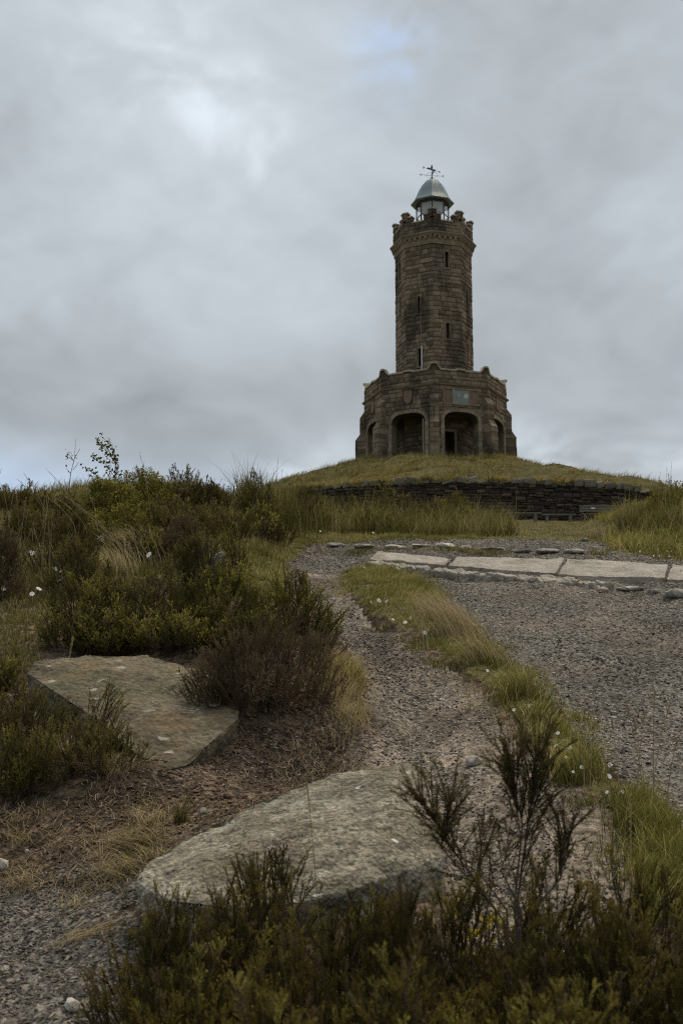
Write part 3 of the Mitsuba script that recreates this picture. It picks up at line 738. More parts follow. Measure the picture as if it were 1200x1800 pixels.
for i in range(8):
    parts, caps = [], []
    slit = shapely.union_all([sbox(s * halfP - 0.05, 41.45, s * halfP + 0.05, 42.55) for s in (-1, 1)] + [sbox(s * halfP - 0.22, 41.98, s * halfP + 0.22, 42.12) for s in (-1, 1)])
    steps = [(-halfP, -halfP + 0.42, 3), (-halfP + 0.42, -halfP + 0.86, 2), (-halfP + 0.86, halfP - 0.86, 1), (halfP - 0.86, halfP - 0.42, 2), (halfP - 0.42, halfP, 3)]
    whole = shapely.union_all([sbox(a, ZC[0] - 0.1, b, ZC[k] - 0.12) for a, b, k in steps])
    e = extrude(whole.difference(slit), -0.40, -0.06)
    v = e[0]
    for s in (-1, 1):
        g = np.abs(v[:, 0] - s * halfP) < 1e-6
        v[g, 0] = s * (halfP + v[g, 2] * TAN)
    parts.append((v, e[1]))
    m = cat_mesh(parts)
    kb = key_for(TW + '__battlement')
    face_part(kb, m, i, apoP, 'mortar')
    for a, b, k in steps:
        u0, u1 = a - (0.06 if k > 1 and a > -halfP + 0.1 and k >= steps[2][2] else 0), b
        c = bx(a - 0.05 * (a > -halfP + 0.01 and a < 0) - 0.0, b + 0.05 * (b < halfP - 0.01 and b > 0), ZC[k] - 0.118, ZC[k], -0.50, 0.10)
        if k == 1: c = bx(a, b, ZC[k] - 0.118, ZC[k], -0.50, 0.10)
        if k == 2: c = bx(a + 0.004 if a < 0 else a - 0.05, b + 0.05 if a < 0 else b - 0.004, ZC[k] - 0.118, ZC[k], -0.50, 0.103)
        if k == 3: c = bx(a if a < 0 else a - 0.06, b + 0.06 if a < 0 else b, ZC[k] - 0.118, ZC[k], -0.50, 0.106)
        v = c[0]
        for s in (-1, 1):
            g = np.abs(v[:, 0] - s * halfP) < 1e-6
            v[g, 0] = s * (halfP + v[g, 2] * TAN)
        caps.append((v, c[1]))
    m = cat_mesh(caps)
    face_part(kb + '__coping', m, i, apoP, 'coping_stone')
    st = []
    for a, b, k in steps:
        pass
    cut = sbox(-9, 0, 9, 60).difference(whole).union(slit)
    add_stones(TW + '__shaft', i, ashlar(halfP, ZC[0], ZC[3] - 0.12, 0.36, cut, rt, (0.4, 0.75)), apoP)

# 300 stones that show largest are parts of their own, the rest one part
named.sort(key=lambda s: -s[0])
rest = []
for q, (score, holder, (v, f, uv)) in enumerate(named):
    if q < 300:
        scene[key_for(holder + '__block')] = mikit.ply((v, f), 'tower_stone', uv=uv)
    else:
        rest.append((v, f, uv))
m = cat_mesh(rest)
scene[TW + '__masonry'] = mikit.ply(m[:2], 'tower_stone', uv=m[2])
labels[TW + '__masonry'] = {'kind': 'stuff'}

# lantern with leaded roof and weather vane
RL = 1.5
LK = TW + '__lantern'
scene[LK + '__plinth'] = mikit.ply(ring_band(RL - 0.12, RL, 41.4, 42.2), 'dark_timber')
scene[LK + '__head'] = mikit.ply(ring_band(RL - 0.12, RL + 0.03, 44.55, 44.82), 'dark_timber')
la = RL * math.cos(PI / 8); lh = RL * math.sin(PI / 8)
for i in range(8):
    a = YAW + i * PI / 4
    c = np.array([TX + (RL - 0.02) * math.sin(a), TY - (RL - 0.02) * math.cos(a)])
    scene[key_for(LK + '__post')] = mikit.ply(tube([[*c, 41.4], [*c, 44.6]], 0.055, 6), 'dark_timber', smooth=False)
    m = cat_mesh([bx(-lh, lh, 43.42, 43.50, -0.08, -0.02)] + ([bx(-lh, lh, 42.2, 42.3, -0.08, -0.02)]))
    e = np.array([[-lh + 0.05, 42.3, -0.05], [lh - 0.05, 43.42, -0.05]]) if i % 2 else np.array([[lh - 0.05, 42.3, -0.05], [-lh + 0.05, 43.42, -0.05]])
    t = tube(e, 0.025, 4)
    m = cat_mesh([m[:2], t])
    scene[key_for(LK + '__rail')] = mikit.ply((to_face(m[0], i, la), m[1]), 'dark_timber')
    if i in (7, 0):
        m = bx(-lh + 0.05, lh - 0.05, 43.505, 44.545, -0.06, -0.04)
        scene[key_for(LK + '__panel')] = mikit.ply((to_face(m[0], i, la), m[1]), 'lantern_panel')
        v = np.array([[-lh + 0.05, 42.3, -0.05], [lh - 0.05, 42.3, -0.05], [lh - 0.05, 43.41, -0.05], [-lh + 0.05, 43.41, -0.05]])
    else:
        v = np.array([[-lh + 0.05, 42.3, -0.05], [lh - 0.05, 42.3, -0.05], [lh - 0.05, 44.54, -0.05], [-lh + 0.05, 44.54, -0.05]])
    scene[key_for(LK + '__pane')] = mikit.ply((to_face(v, i, la), np.array([[0, 1, 2], [0, 2, 3]])), 'pane_glass')
prof = [(1.98, 44.82), (1.96, 44.92), (1.72, 45.16), (1.50, 45.52), (1.32, 45.95), (1.10, 46.42), (0.86, 46.78), (0.60, 47.02), (0.34, 47.13), (0.0, 47.16)]
ang = YAW + np.arange(8) * PI / 4
rv = np.array([[TX + r * math.sin(a), TY - r * math.cos(a), z] for r, z in prof for a in ang])
rf = []
for q in range(len(prof) - 1):
    for j in range(8):
        j1 = (j + 1) % 8
        rf += [[q * 8 + j, q * 8 + j1, q * 8 + 8 + j1], [q * 8 + j, q * 8 + 8 + j1, q * 8 + 8 + j]]
rfaces = np.array(rf)
# each of the eight gores is one sheet, smooth along its height
RK = TW + '__roof'
scene[RK] = mikit.ply(octagon(1.97, 44.80, 44.86), 'lead_edge')
for j in range(8):
    j1 = (j + 1) % 8
    v = np.array([p for q in range(len(prof)) for p in (rv[q * 8 + j], (rv[q * 8 + j] + rv[q * 8 + j1]) / 2 * np.array([1, 1, 1]), rv[q * 8 + j1])])
    f = np.array([x for q in range(len(prof) - 1) for s in (0, 1) for x in ([q * 3 + s, q * 3 + s + 1, q * 3 + 4 + s], [q * 3 + s, q * 3 + 4 + s, q * 3 + 3 + s])])
    scene[key_for(RK + '__sheet')] = mikit.ply((v, f), 'lead_roof', smooth=True)
    scene[key_for(RK + '__rib')] = mikit.ply(tube([rv[q * 8 + j] for q in range(len(prof) - 1)], 0.032, 5), 'lead_edge')
    scene[key_for(RK + '__gutter')] = mikit.ply(tube([rv[j], rv[j1]], 0.05, 5), 'lead_edge')
VK = TW + '__weather_vane'
top_c = np.array([TX, TY])
Ax = lambda u, z, d=0.0: np.array([TX + u * math.cos(YAW) - d * math.sin(YAW), TY + u * math.sin(YAW) + d * math.cos(YAW), z])
scene[VK] = mikit.ply(cat_mesh([tube([Ax(0, 47.1), Ax(0, 48.75)], [0.05, 0.025], 6), tube([Ax(-0.17, 47.12), Ax(0, 47.65)], 0.02, 5), tube([Ax(0.17, 47.12), Ax(0, 47.65)], 0.02, 5)])[:2], 'dark_metal')
for q, (u, d) in enumerate(((1, 0.25), (-1, -0.25), (0.25, -1), (-0.25, 1))):
    e = Ax(u * 1.05, 47.68, d * 1.05)
    scene[key_for(VK + '__arm')] = mikit.ply(tube([Ax(0, 47.68), e], 0.018, 5), 'dark_metal')
    L = meshkit.text_mesh('ENSW'[[0, 3, 2, 1][q]] if False else ['E', 'W', 'S', 'N'][q], 0.2, 0.03)
    lv = np.array(L.vertices); lv[:, 0] -= lv[:, 0].mean()
    lv = np.stack([e[0] + lv[:, 0], e[1] - lv[:, 2], e[2] - 0.1 + lv[:, 1]], 1)
    scene[key_for(VK + '__letter')] = mikit.ply((lv, np.array(L.faces)), 'dark_metal')
th = np.linspace(0, 2 * PI, 25)
scene[VK + '__ring'] = mikit.ply(tube([Ax(0.55 * math.cos(t), 47.72, 0.55 * math.sin(t)) for t in th], 0.012, 4), 'dark_metal')
ptr = [tube([Ax(-0.80, 48.52), Ax(0.75, 47.98)], 0.022, 5)]
for poly in ([(-0.82, 48.38), (-0.76, 48.40), (-0.72, 48.56), (-0.80, 48.64), (-0.84, 48.52)], [(-0.45, 48.36), (-0.40, 48.52), (0.30, 48.22), (0.36, 48.08), (0.22, 48.10)], [(-0.14, 48.42), (0.10, 48.36), (0.06, 48.60), (0.02, 48.72), (-0.05, 48.72), (-0.08, 48.58)],
             [(0.10, 48.20), (0.26, 48.16), (0.14, 47.92), (0.02, 47.78), (-0.06, 47.84), (0.06, 48.0)], [(0.62, 48.08), (0.80, 48.0), (0.76, 47.92), (0.62, 47.98)]):
    e = extrude(Polygon(poly).buffer(0), -0.015, 0.015)
    ptr.append((np.array([Ax(a, b, c) for a, b, c in e[0]]), e[1]))
scene[VK + '__pointer'] = mikit.ply(cat_mesh(ptr)[:2], 'dark_metal')
# lightning strip, white pipe and drain pipe down the left front face
v = cat_mesh([tube(to_face(np.array([[0.02, 39.5, 0.09], [0.20, 30.2, 0.09]]), 7, apoS), 0.018, 4)])
scene[TW + '__lightning_strip'] = mikit.ply(v[:2], 'weathered_pipe')
v = tube(to_face(np.array([[0.22, 27.0, 0.14], [0.22, 30.2, 0.14]]), 7, apoS), 0.055, 6)
scene[TW + '__white_pipe'] = mikit.ply(v, 'pale_pipe')
v = tube(to_face(np.array([[1.30, FLOOR - 0.4, -0.25], [1.30, 23.0, -0.25]]), 7, apoB), 0.075, 6)
scene[TW + '__drain_pipe'] = mikit.ply(v, 'weathered_pipe')

# ------------------------------------------------------------------ dry stone retaining wall below the mound
WK = key_for('stone_wall')
label(WK, 'low dark dry stone wall with rough coping along the foot of the mound', 'wall')
rw = random.Random(5)
def wall_at(s):
    """Plan point, outward normal and base/top height at s metres along the wall (0 in its middle)."""
    R = 34.0
    a = s / R
    c = np.array([7.0, 59.2 + R])
    n = np.array([math.sin(a), -math.cos(a)])
    p = c + R * n
    top_z = P(600 + FPX * p[0] / p[1] * math.cos(PITCH), 851, 59.6)[2] - 0.012 * s * s * 0.25
    return p, n, top_z


S_END = 11.5
core_parts, stones, k = [], [], 0
ss = np.linspace(-S_END - 0.3, S_END - 0.2, 41)
cv = []
for s in ss:
    p, n, zt = wall_at(s)
    for off, z in ((-0.06, zt - 0.02), (-0.06, zt - 2.6), (-0.55, zt - 2.6), (-0.55, zt - 0.02)):
        q = p + n * off
        cv.append([q[0], q[1], z])
cf = []
for a in range(len(ss) - 1):
    for b in range(4):
        b1 = (b + 1) % 4
        cf += [[a * 4 + b, a * 4 + 4 + b, a * 4 + 4 + b1], [a * 4 + b, a * 4 + 4 + b1, a * 4 + b1]]
scene[WK + '__core'] = mikit.ply((np.array(cv), np.array(cf)), 'wall_core')
zs = 0.0
while zs < 2.3:
    h = rw.uniform(0.11, 0.19)
    s = -S_END + rw.uniform(-0.3, 0)
    while s < S_END - 0.3:
        l = rw.uniform(0.22, 0.55)
        p, n, zt = wall_at(s + l / 2)
        t = np.array([-n[1], n[0]])
        wob = lambda z: 0.16 * (meshkit.noise(np.array([s * 1.3, z * 9.0, 2.0]), 4) - 0.5)
        v, f = block(-l / 2, l / 2, -h + wob(zs + h), wob(zs), -0.2, rw.uniform(-0.05, 0.10), rw, ch=0.035)
        v = np.stack([p[0] + v[:, 0] * t[0] + v[:, 2] * n[0], p[1] + v[:, 0] * t[1] + v[:, 2] * n[1], zt - zs + v[:, 1]], 1)
        vis = l * h * (1 if zs < 1.7 else 0.3) * (1 if s > -1.5 else 0.4)
        stones.append((vis, (v, f, np.tile([[rw.random(), rw.random()]], (len(v), 1)))))
        s += l
    zs += h
stones.sort(key=lambda q: -q[0])
rest = []
for q, (_, (v, f, uv)) in enumerate(stones):
    if q < 300: scene[key_for(WK + '__stone')] = mikit.ply((v, f), 'wall_stone', uv=uv)
    else: rest.append((v, f, uv))
m = cat_mesh(rest)
scene[WK + '__rubble'] = mikit.ply(m[:2], 'wall_stone', uv=m[2])
labels[WK + '__rubble'] = {'kind': 'stuff'}
s = -S_END; q = 0
while s < S_END - 0.2:
    l = rw.uniform(0.38, 0.75)
    p, n, zt = wall_at(s + l / 2)
    t = np.array([-n[1], n[0]])
    hh = rw.uniform(0.12, 0.24) + (rw.uniform(0.12, 0.32) if rw.random() < 0.5 else 0)
    m = lump([[x, y, z] for x in (-l / 2 + 0.02, l / 2 - 0.02) for y in (-0.5, 0.10) for z in (0, hh * (0.8 if y > 0 else 1))], 0.25, 0.03, 3.0, q, smooth_it=1)
    v = np.array(m.vertices); tl = rw.uniform(-0.25, 0.25)
    v[:, 2] += v[:, 0] * tl
    v = np.stack([p[0] + v[:, 0] * t[0] + v[:, 1] * n[0], p[1] + v[:, 0] * t[1] + v[:, 1] * n[1], zt - 0.02 + v[:, 2]], 1)
    scene[key_for(WK + '__coping_stone')] = mikit.ply((v, np.array(m.faces)), 'wall_coping', uv=np.tile([[rw.random(), 0.5]], (len(v), 1)))
    s += l; q += 1
p, n, zt = wall_at(S_END)
v, f = bx(p[0] - 0.28, p[0] + 0.28, p[1] - 0.2, p[1] + 0.5, zt - 2.4, zt + 0.42)
m = lump(v, 0.2, 0.03, 3, 77, smooth_it=1)
scene[WK + '__end_pillar'] = mikit.ply(m, 'wall_stone', uv=np.tile([[0.7, 0.4]], (len(m.vertices), 1)))

rz = np.random.default_rng(88)
bs, azs = [], []
for q in range(260):
    s_ = rz.uniform(-S_END, S_END - 1)
    if meshkit.noise(np.array([s_ * 0.8, 3.0, 1.0]), 6) < 0.45 + 0.03 * s_: continue
    p, n, zt = wall_at(s_)
    for w in range(16):
        bs.append([p[0] + n[0] * rz.uniform(-0.5, 0.05) + rz.normal(0, 0.12), p[1] + n[1] * rz.uniform(-0.5, 0.05), zt - 0.02])
        azs.append(math.atan2(n[1], n[0]) + rz.normal(0, 0.9))
SPILL = (np.array(bs), np.array(azs))
# ------------------------------------------------------------------ benches in front of the wall
def oriented(m, x, y, z, rot=0.0):
    c, s = math.cos(rot), math.sin(rot)
    v = m[0]
    return np.stack([x + v[:, 0] * c - v[:, 1] * s, y + v[:, 0] * s + v[:, 1] * c, z + v[:, 2]], 1), m[1]


def backless(pxa, pxb, pya, text):
    k = key_for('backless_bench')
    Yb = 56.5
    a, b = P(pxa, pya, Yb), P(pxb, pya, Yb)
    xm, L, zt = (a[0] + b[0]) / 2, b[0] - a[0], a[2]
    label(k, text, 'bench')
    scene[k + '__seat'] = mikit.ply(oriented(bx(-L / 2, L / 2, -0.2, 0.2, -0.07, 0), xm, Yb, zt), 'bench_wood')
    for s in (-1, 1):
        x = xm + s * L * 0.34
        scene[key_for(k + '__leg')] = mikit.ply(oriented(bx(-0.07, 0.07, -0.16, 0.16, -0.95, -0.071), x, Yb, zt), 'bench_wood')


backless(889, 950, 901.5, 'weathered backless plank bench, left one of two before the dark wall')
backless(951, 1011, 904, 'weathered backless plank bench between the other plank bench and the slatted bench')
k = key_for('slatted_bench')
label(k, 'grey wooden bench with slatted back and small plaque half hidden by tall grass', 'bench')
Yb = 56.0
a = P(1018, 887.5, Yb); xm, zt = a[0] + 0.85, a[2]
for q in range(3):
    scene[key_for(k + '__back_slat')] = mikit.ply(oriented(bx(-0.85, 0.85, 0, 0.035, -0.09 - q * 0.13, -0.0 - q * 0.13), xm, Yb + 0.02 - q * 0.02, zt), 'bench_wood')
for q in range(4):
    scene[key_for(k + '__seat_slat')] = mikit.ply(oriented(bx(-0.85, 0.85, -0.11, 0, -0.55, -0.515), xm, Yb - 0.02 - q * 0.13, zt), 'bench_wood')
for s in (-0.7, 0.7):
    m = cat_mesh([bx(s - 0.035, s + 0.035, 0.037, 0.10, -1.15, -0.02), bx(s - 0.035, s + 0.035, -0.52, -0.44, -1.15, -0.551), bx(s - 0.035, s + 0.035, -0.44, 0.035, -0.64, -0.553)])
    scene[key_for(k + '__leg')] = mikit.ply(oriented(m, xm, Yb, zt), 'bench_wood')
scene[k + '__plaque'] = mikit.ply(oriented(bx(-0.10, 0.10, -0.012, -0.002, -0.20, -0.13), xm - 0.18, Yb, zt), 'plaque_brass')

# ------------------------------------------------------------------ boulders
def rock(name, pts, mat, size, amp, freq, seed, text, cat='rock', drop=0.4, smooth_it=5, shrink=0.9, detail=0.25, group=None, r=(0.5, 0.5), taper=False):
    a = np.array([P(px, py, Y) for px, py, Y in pts])
    c = a.mean(0)
    b = a.copy(); b[:, :2] = c[:2] + (a[:, :2] - c[:2]) * shrink
    b[:, 2] -= drop * (np.clip((np.array([q[0] for q in pts]) - 200) / 300, 0.25, 1) if taper else 1)
    m = lump(np.vstack([a, b]), size, amp, freq, seed, detail, smooth_it)
    k = put(name, m, mat, smooth=True, uv=np.tile([r], (len(m.vertices), 1)))
    label(k, text, cat, group)
    return k


rock('boulder', [(245, 1554, 5.26), (262, 1514, 5.55), (330, 1461, 5.79), (445, 1411, 6.03), (500, 1391, 6.13), (600, 1356, 6.27), (715, 1338, 6.37), (742, 1348, 6.27), (752, 1386, 6.03), (772, 1456, 5.65), (778, 1508, 5.36), (640, 1558, 5.02), (560, 1581, 4.94), (400, 1596, 4.97), (290, 1586, 5.07), (420, 1500, 5.33), (600, 1455, 5.43), (705, 1425, 5.58)],
     'granite', 0.03, 0.042, 3.2, 3, 'large grey gritstone boulder with lichen and moss, sloping up to the right in the foreground', 'boulder', 0.62, 1, 0.93, taper=True, detail=0.38)
rock('boulder', [(46, 1182, 9.33), (60, 1164, 9.57), (150, 1150, 9.86), (265, 1156, 9.91), (285, 1176, 9.66), (420, 1196, 9.52), (420, 1262, 8.71), (385, 1300, 8.43), (322, 1347, 7.99), (298, 1352, 7.94), (235, 1322, 8.13), (140, 1245, 8.71), (75, 1212, 9.10)],
     'sandstone', 0.04, 0.045, 2.4, 8, 'flat brown sandstone slab with pale lichen spots under the heather left of the path', 'boulder', 0.34, 2, 0.94, detail=0.4)
rock('boulder', [(55, 1172, 9.48), (150, 1152, 9.89), (262, 1153, 9.96), (282, 1176, 9.71), (205, 1184, 9.55), (100, 1190, 9.33)],
     'sandstone', 0.05, 0.03, 3, 14, 'thin brown upper ledge lying on the back edge of the flat sandstone slab', 'boulder', 0.12, 2, 0.96, detail=0.4)


def pebble_rock(px, py, w, h, text, tone=0.6, warm=0.2, name='loose_stone', seed=0, flat=0.6, lift=0.25):
    g = G([px], [py])[0]
    D = g[1]
    r = w / 2 * D / FPX; hh = h / 2 * D / FPX
    rr = np.random.default_rng(seed + int(px * 7 + py))
    pts = rr.normal(size=(26, 3)); pts /= np.linalg.norm(pts, axis=1, keepdims=True)
    pts = np.sign(pts) * np.abs(pts) ** 0.8 * np.array([r, r * 0.8, hh])
    m = lump(pts, r * 0.35, r * 0.10, 1.2 / r, seed, 0.3, 2)
    m.vertices += [g[0], g[1], Hm(g[0], g[1])[0] + hh * lift * 2]
    k = put(name, m, 'loose_rock', smooth=40)
    scene[k] = mikit.ply(m, 'loose_rock', smooth=True, uv=np.tile([[tone, warm]], (len(m.vertices), 1)))
    label(k, text, 'stone')


pebble_rock(126, 1780, 30, 26, 'pale angular stone on the dark gravel at the bottom left', 1.0, 0.1)
pebble_rock(3, 1520, 24, 26, 'pale rounded stone on bare soil at the left edge of the picture', 1.0, 0.1)
pebble_rock(834, 1350, 32, 20, 'flat brown stone in the middle of the eroded path', 0.7, 0.75)
pebble_rock(800, 1354, 12, 14, 'small orange brown stone beside the flat brown stone on the path', 0.7, 1.0)
pebble_rock(766, 1340, 16, 10, 'small grey flat stone in the path left of the flat brown stone', 0.6, 0.1)
pebble_rock(940, 1024, 20, 14, 'round brown stone under the front edge of the kerb stones', 0.35, 0.75)
pebble_rock(1058, 1036, 26, 12, 'rounded brown stone beside the thin broken slab', 0.5, 0.8)
pebble_rock(1108, 1034, 52, 10, 'thin pale broken slab lying below the third kerb stone', 1.0, 0.1)
pebble_rock(1050, 968, 16, 14, 'pale round stone at the right end of the eroded bank behind the kerb', 1.0, 0.1)
pebble_rock(780, 966, 46, 14, 'long pale worn stone in the eroded bank behind the kerb stones', 0.95, 0.3)
pebble_rock(818, 968, 26, 11, 'short pale worn stone right of the long one behind the kerb', 0.9, 0.3)
pebble_rock(705, 970, 26, 9, 'low grey stone in the eroded bank above the first kerb stone', 0.75, 0.3)
pebble_rock(1028, 952, 18, 8, 'black lump of wood or stone on the gravel before the grass', 0.0, 0.0)
pebble_rock(1190, 1052, 46, 22, 'rough dark stone under the rightmost kerb stone', 0.3, 0.6)
pebble_rock(1155, 1042, 26, 12, 'small dark stone beside the joint of the two right kerb stones', 0.25, 0.5)
pebble_rock(357, 1425, 12, 12, 'small blue grey chip on the soil between the boulders', 0.5, 0.0)
pebble_rock(48, 1487, 9, 8, 'tiny white pebble on dark soil at the left', 1.0, 0.0)
pebble_rock(975, 1400, 22, 9, 'flat pinkish stone on the bare edge of the path', 0.6, 0.8)
for q, (px, py, w, h, tx) in enumerate([(590, 962, 34, 8, 'flat worn stone at the left end of the second stone edge'), (640, 963, 40, 9, 'long flat stone second from the left in the second stone edge'), (690, 964, 30, 8, 'small flat stone in the second stone edge above the first kerb stone'),
                                        (738, 965, 40, 10, 'pale flat stone left of the long pale one in the second stone edge'), (865, 968, 46, 9, 'flat grey stone behind the joint of the second kerb stone'), (915, 970, 40, 9, 'low flat stone behind the second kerb stone'),
                                        (962, 972, 44, 10, 'dark flat stone behind the joint of the second and third kerb stones'), (1008, 971, 40, 10, 'flat stone at the right part of the second stone edge')]):
    pebble_rock(px, py, w, h, tx, (0.75, 0.6, 0.8, 0.95, 0.6, 0.7, 0.3, 0.55)[q], 0.3, name='edge_stone', seed=q + 3, lift=0.35)
k = put('standing_stone', lump(P(0, 0, 1)[None] * 0 + np.array([[x, y, z] for x in (-0.10, 0.08) for y in (-0.06, 0.06) for z in (-0.2, 0.34 + x)]), 0.05, 0.02, 6, 4, smooth_it=2), 'loose_rock', smooth=40)
g = G([386], [1022])[0]
m = lump(np.array([[x, y, z] for x in (-0.10, 0.09) for y in (-0.06, 0.06) for z in (-0.2, 0.36 + x * 0.6)]), 0.05, 0.02, 6, 4, smooth_it=2); m.vertices += [g[0], g[1] - 0.3, Hm(g[0], g[1] - 0.3)[0]]
scene[k] = mikit.ply(m, 'loose_rock', smooth=True, uv=np.tile([[0.85, 0.2]], (len(m.vertices), 1)))
label(k, 'pale upright stone half hidden behind the stems of a heather bush', 'stone')

# kerb stones: long flat slabs
def slab(pts, thick, seed, text):
    a = np.array([P(*p) for p in pts])
    m = lump(np.vstack([a, a - [0, 0.0, thick]]), 0.05, 0.045, 2.6, seed, 0.4, 2)
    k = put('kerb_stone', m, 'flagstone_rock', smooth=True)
    label(k, text, 'kerb stone')


slab([(648, 983, 18.35), (663, 969, 19.0), (792, 981, 18.5), (782, 993, 17.85)], 0.2, 1, 'leftmost long pale kerb stone across the gravel road')
slab([(787, 994, 17.8), (803, 979, 18.45), (991, 982, 17.75), (976, 1008, 16.75)], 0.24, 2, 'second long pale kerb stone from the left across the road')
slab([(980, 1010, 16.7), (996, 982, 17.7), (1174, 991, 17.1), (1168, 1016, 16.2)], 0.36, 3, 'third and longest pale kerb stone with a dark exposed end')
slab([(1171, 1018, 16.15), (1181, 991, 17.1), (1420, 1006, 16.4), (1420, 1036, 15.5)], 0.36, 4, 'rightmost kerb stone running out of the picture')
# the rough bedding course in front of them and the eroded bank behind
def ledge(name, line, depth, thick, seed, mat, text, cat, kind=None, size=0.07, amp=0.05):
    a = np.array([P(*p) for p in line])
    n = len(a)
    ms = []
    for q in range(n - 1):
        for w in range(5):
            t0, t1 = w / 5, (w + 1) / 5
            p, r = a[q] * (1 - t0) + a[q + 1] * t0, a[q] * (1 - t1) + a[q + 1] * t1
            rr = np.random.default_rng(seed * 100 + q * 10 + w)
            d = depth * rr.uniform(0.75, 1.25)
            pts = []
            for e in (p - (r - p) * 0.25, r + (r - p) * 0.25):
                for yy in (rr.uniform(-0.06, 0.06), d):
                    for zz in (rr.uniform(-0.025, 0.025) + yy * 0.22, -thick):
                        pts.append(e + [0, yy, zz])
            ms.append(lump(pts, size, amp * 0.5, 6, seed + q * 7 + w, 0.5, 1))
    m = trimesh.util.concatenate(ms)
    k = put(name, m, mat, smooth=True)
    label(k, text, cat, kind=kind)


ledge('bedding_course', [(650, 990, 17.9), (720, 998, 17.35), (800, 1006, 17.0), (900, 1014, 16.55), (1000, 1022, 16.15), (1075, 1029, 15.95)], 0.34, 0.22, 3, 'flagstone_rock', 'rough worn bedding of pale rubble along the front of the kerb stones', 'rubble', amp=0.10)

# ------------------------------------------------------------------ gravel
def pebble_field(name, poly, n, size, text, holder=None, seed=1, dens=None, tone=(0, 1), sink=0.35, mat='pebble_stone'):
    r = np.random.default_rng(seed)
    shapes = []
    for q in range(10):
        pts = r.normal(size=(9, 3)); pts /= np.linalg.norm(pts, axis=1, keepdims=True)
        hl = trimesh.convex.convex_hull(pts * [1, 0.78, 0.55])
        shapes.append((np.array(hl.vertices), np.array(hl.faces)))
    b = poly.bounds
    x, y = r.uniform(b[0], b[2], n * 6), r.uniform(b[1], b[3], n * 6)
    ok = shapely.contains_xy(poly, x, y)
    if dens is not None: ok &= r.random(n * 6) < dens(x, y)
    near = np.abs(x) < (y * 0.34 + 0.8)
    x, y = x[ok & near][:n], y[ok & near][:n]
    n = len(x)
    z = Hm(x, y)
    s = size[0] * (size[1] / size[0]) ** (r.random(n) ** 2.2) * np.where(r.random(n) < 0.012, 1.7, 1.0)
    az, ux, uy = r.uniform(0, 2 * PI, n), r.random(n), r.random(n)
    which = r.integers(0, len(shapes), n)
    vs, fs, us, at = [], [], [], 0
    for q, (v, f) in enumerate(shapes):
        i = np.nonzero(which == q)[0]
        if not len(i): continue
        c, sn = np.cos(az[i]), np.sin(az[i])
        V = v[None] * s[i, None, None]
        V = np.stack([V[..., 0] * c[:, None] - V[..., 1] * sn[:, None], V[..., 0] * sn[:, None] + V[..., 1] * c[:, None], V[..., 2]], -1)
        V += np.stack([x[i], y[i], z[i] + s[i] * (0.5 - sink)], -1)[:, None]
        vs.append(V.reshape(-1, 3)); fs.append((f[None] + (np.arange(len(i)) * len(v))[:, None, None] + at).reshape(-1, 3)); at += len(i) * len(v)
        us.append(np.repeat(np.stack([tone[0] + (tone[1] - tone[0]) * ux[i], uy[i]], -1), len(v), 0))
    k = put(name, (np.vstack(vs), np.vstack(fs)), mat, uv=np.vstack(us))
    label(k, text, 'gravel' if mat == 'pebble_stone' else 'soil', kind='stuff')


pn = lambda x, y, f, s: meshkit.fbm(np.stack([x * f, y * f, 0 * x], -1), 3, s)
pebble_field('road_gravel', road, 46000, (0.008, 0.025), 'loose grey chippings covering the gravel road', seed=2, dens=lambda x, y: np.clip(0.25 + 1.4 * (pn(x, y, 0.9, 3) - 0.3), 0.05, 1) * np.clip(22 / (y + 4), 0, 1), tone=(0.25, 1))
pebble_field('path_gravel', trail, 26000, (0.006, 0.022), 'loose grey and brown stones lying in the eroded path', seed=3, dens=lambda x, y: np.clip(soft(gully, x, y, 0.35) * 0.8 + 0.16, 0, 1) * np.clip(0.15 + 3 * (pn(x, y, 1.9, 8) - 0.33), 0.05, 1), tone=(0.1, 1))
pebble_field('corner_gravel', corner.buffer(0.15), 8000, (0.006, 0.020), 'dark loose gravel in the bottom left corner', seed=4, dens=lambda x, y: np.clip(soft(corner, x, y, 0.25), 0, 1), tone=(0, 0.72))
soilp = plan([(230, 1300), (420, 1280), (560, 1230), (640, 1260), (620, 1370), (480, 1420), (330, 1470), (240, 1540), (0, 1560), (0, 1420), (150, 1420)])
pebble_field('soil_chips', soilp, 1800, (0.006, 0.024), 'scattered stone chips on the bare brown soil between the boulders', seed=5, dens=lambda x, y: np.clip(2 * (pn(x, y, 1.4, 12) - 0.35), 0.04, 1), tone=(0.1, 0.9))

pebble_field('soil_clods', soilp.union(plan([(560, 1180), (640, 1200), (640, 1370), (430, 1400), (430, 1260)])), 7000, (0.006, 0.030), 'crumbs and clods of brown earth on the bare slope', seed=6, dens=lambda x, y: np.clip(2.2 * (pn(x, y, 1.1, 17) - 0.30), 0.06, 1), sink=0.5, mat='soil_clod')
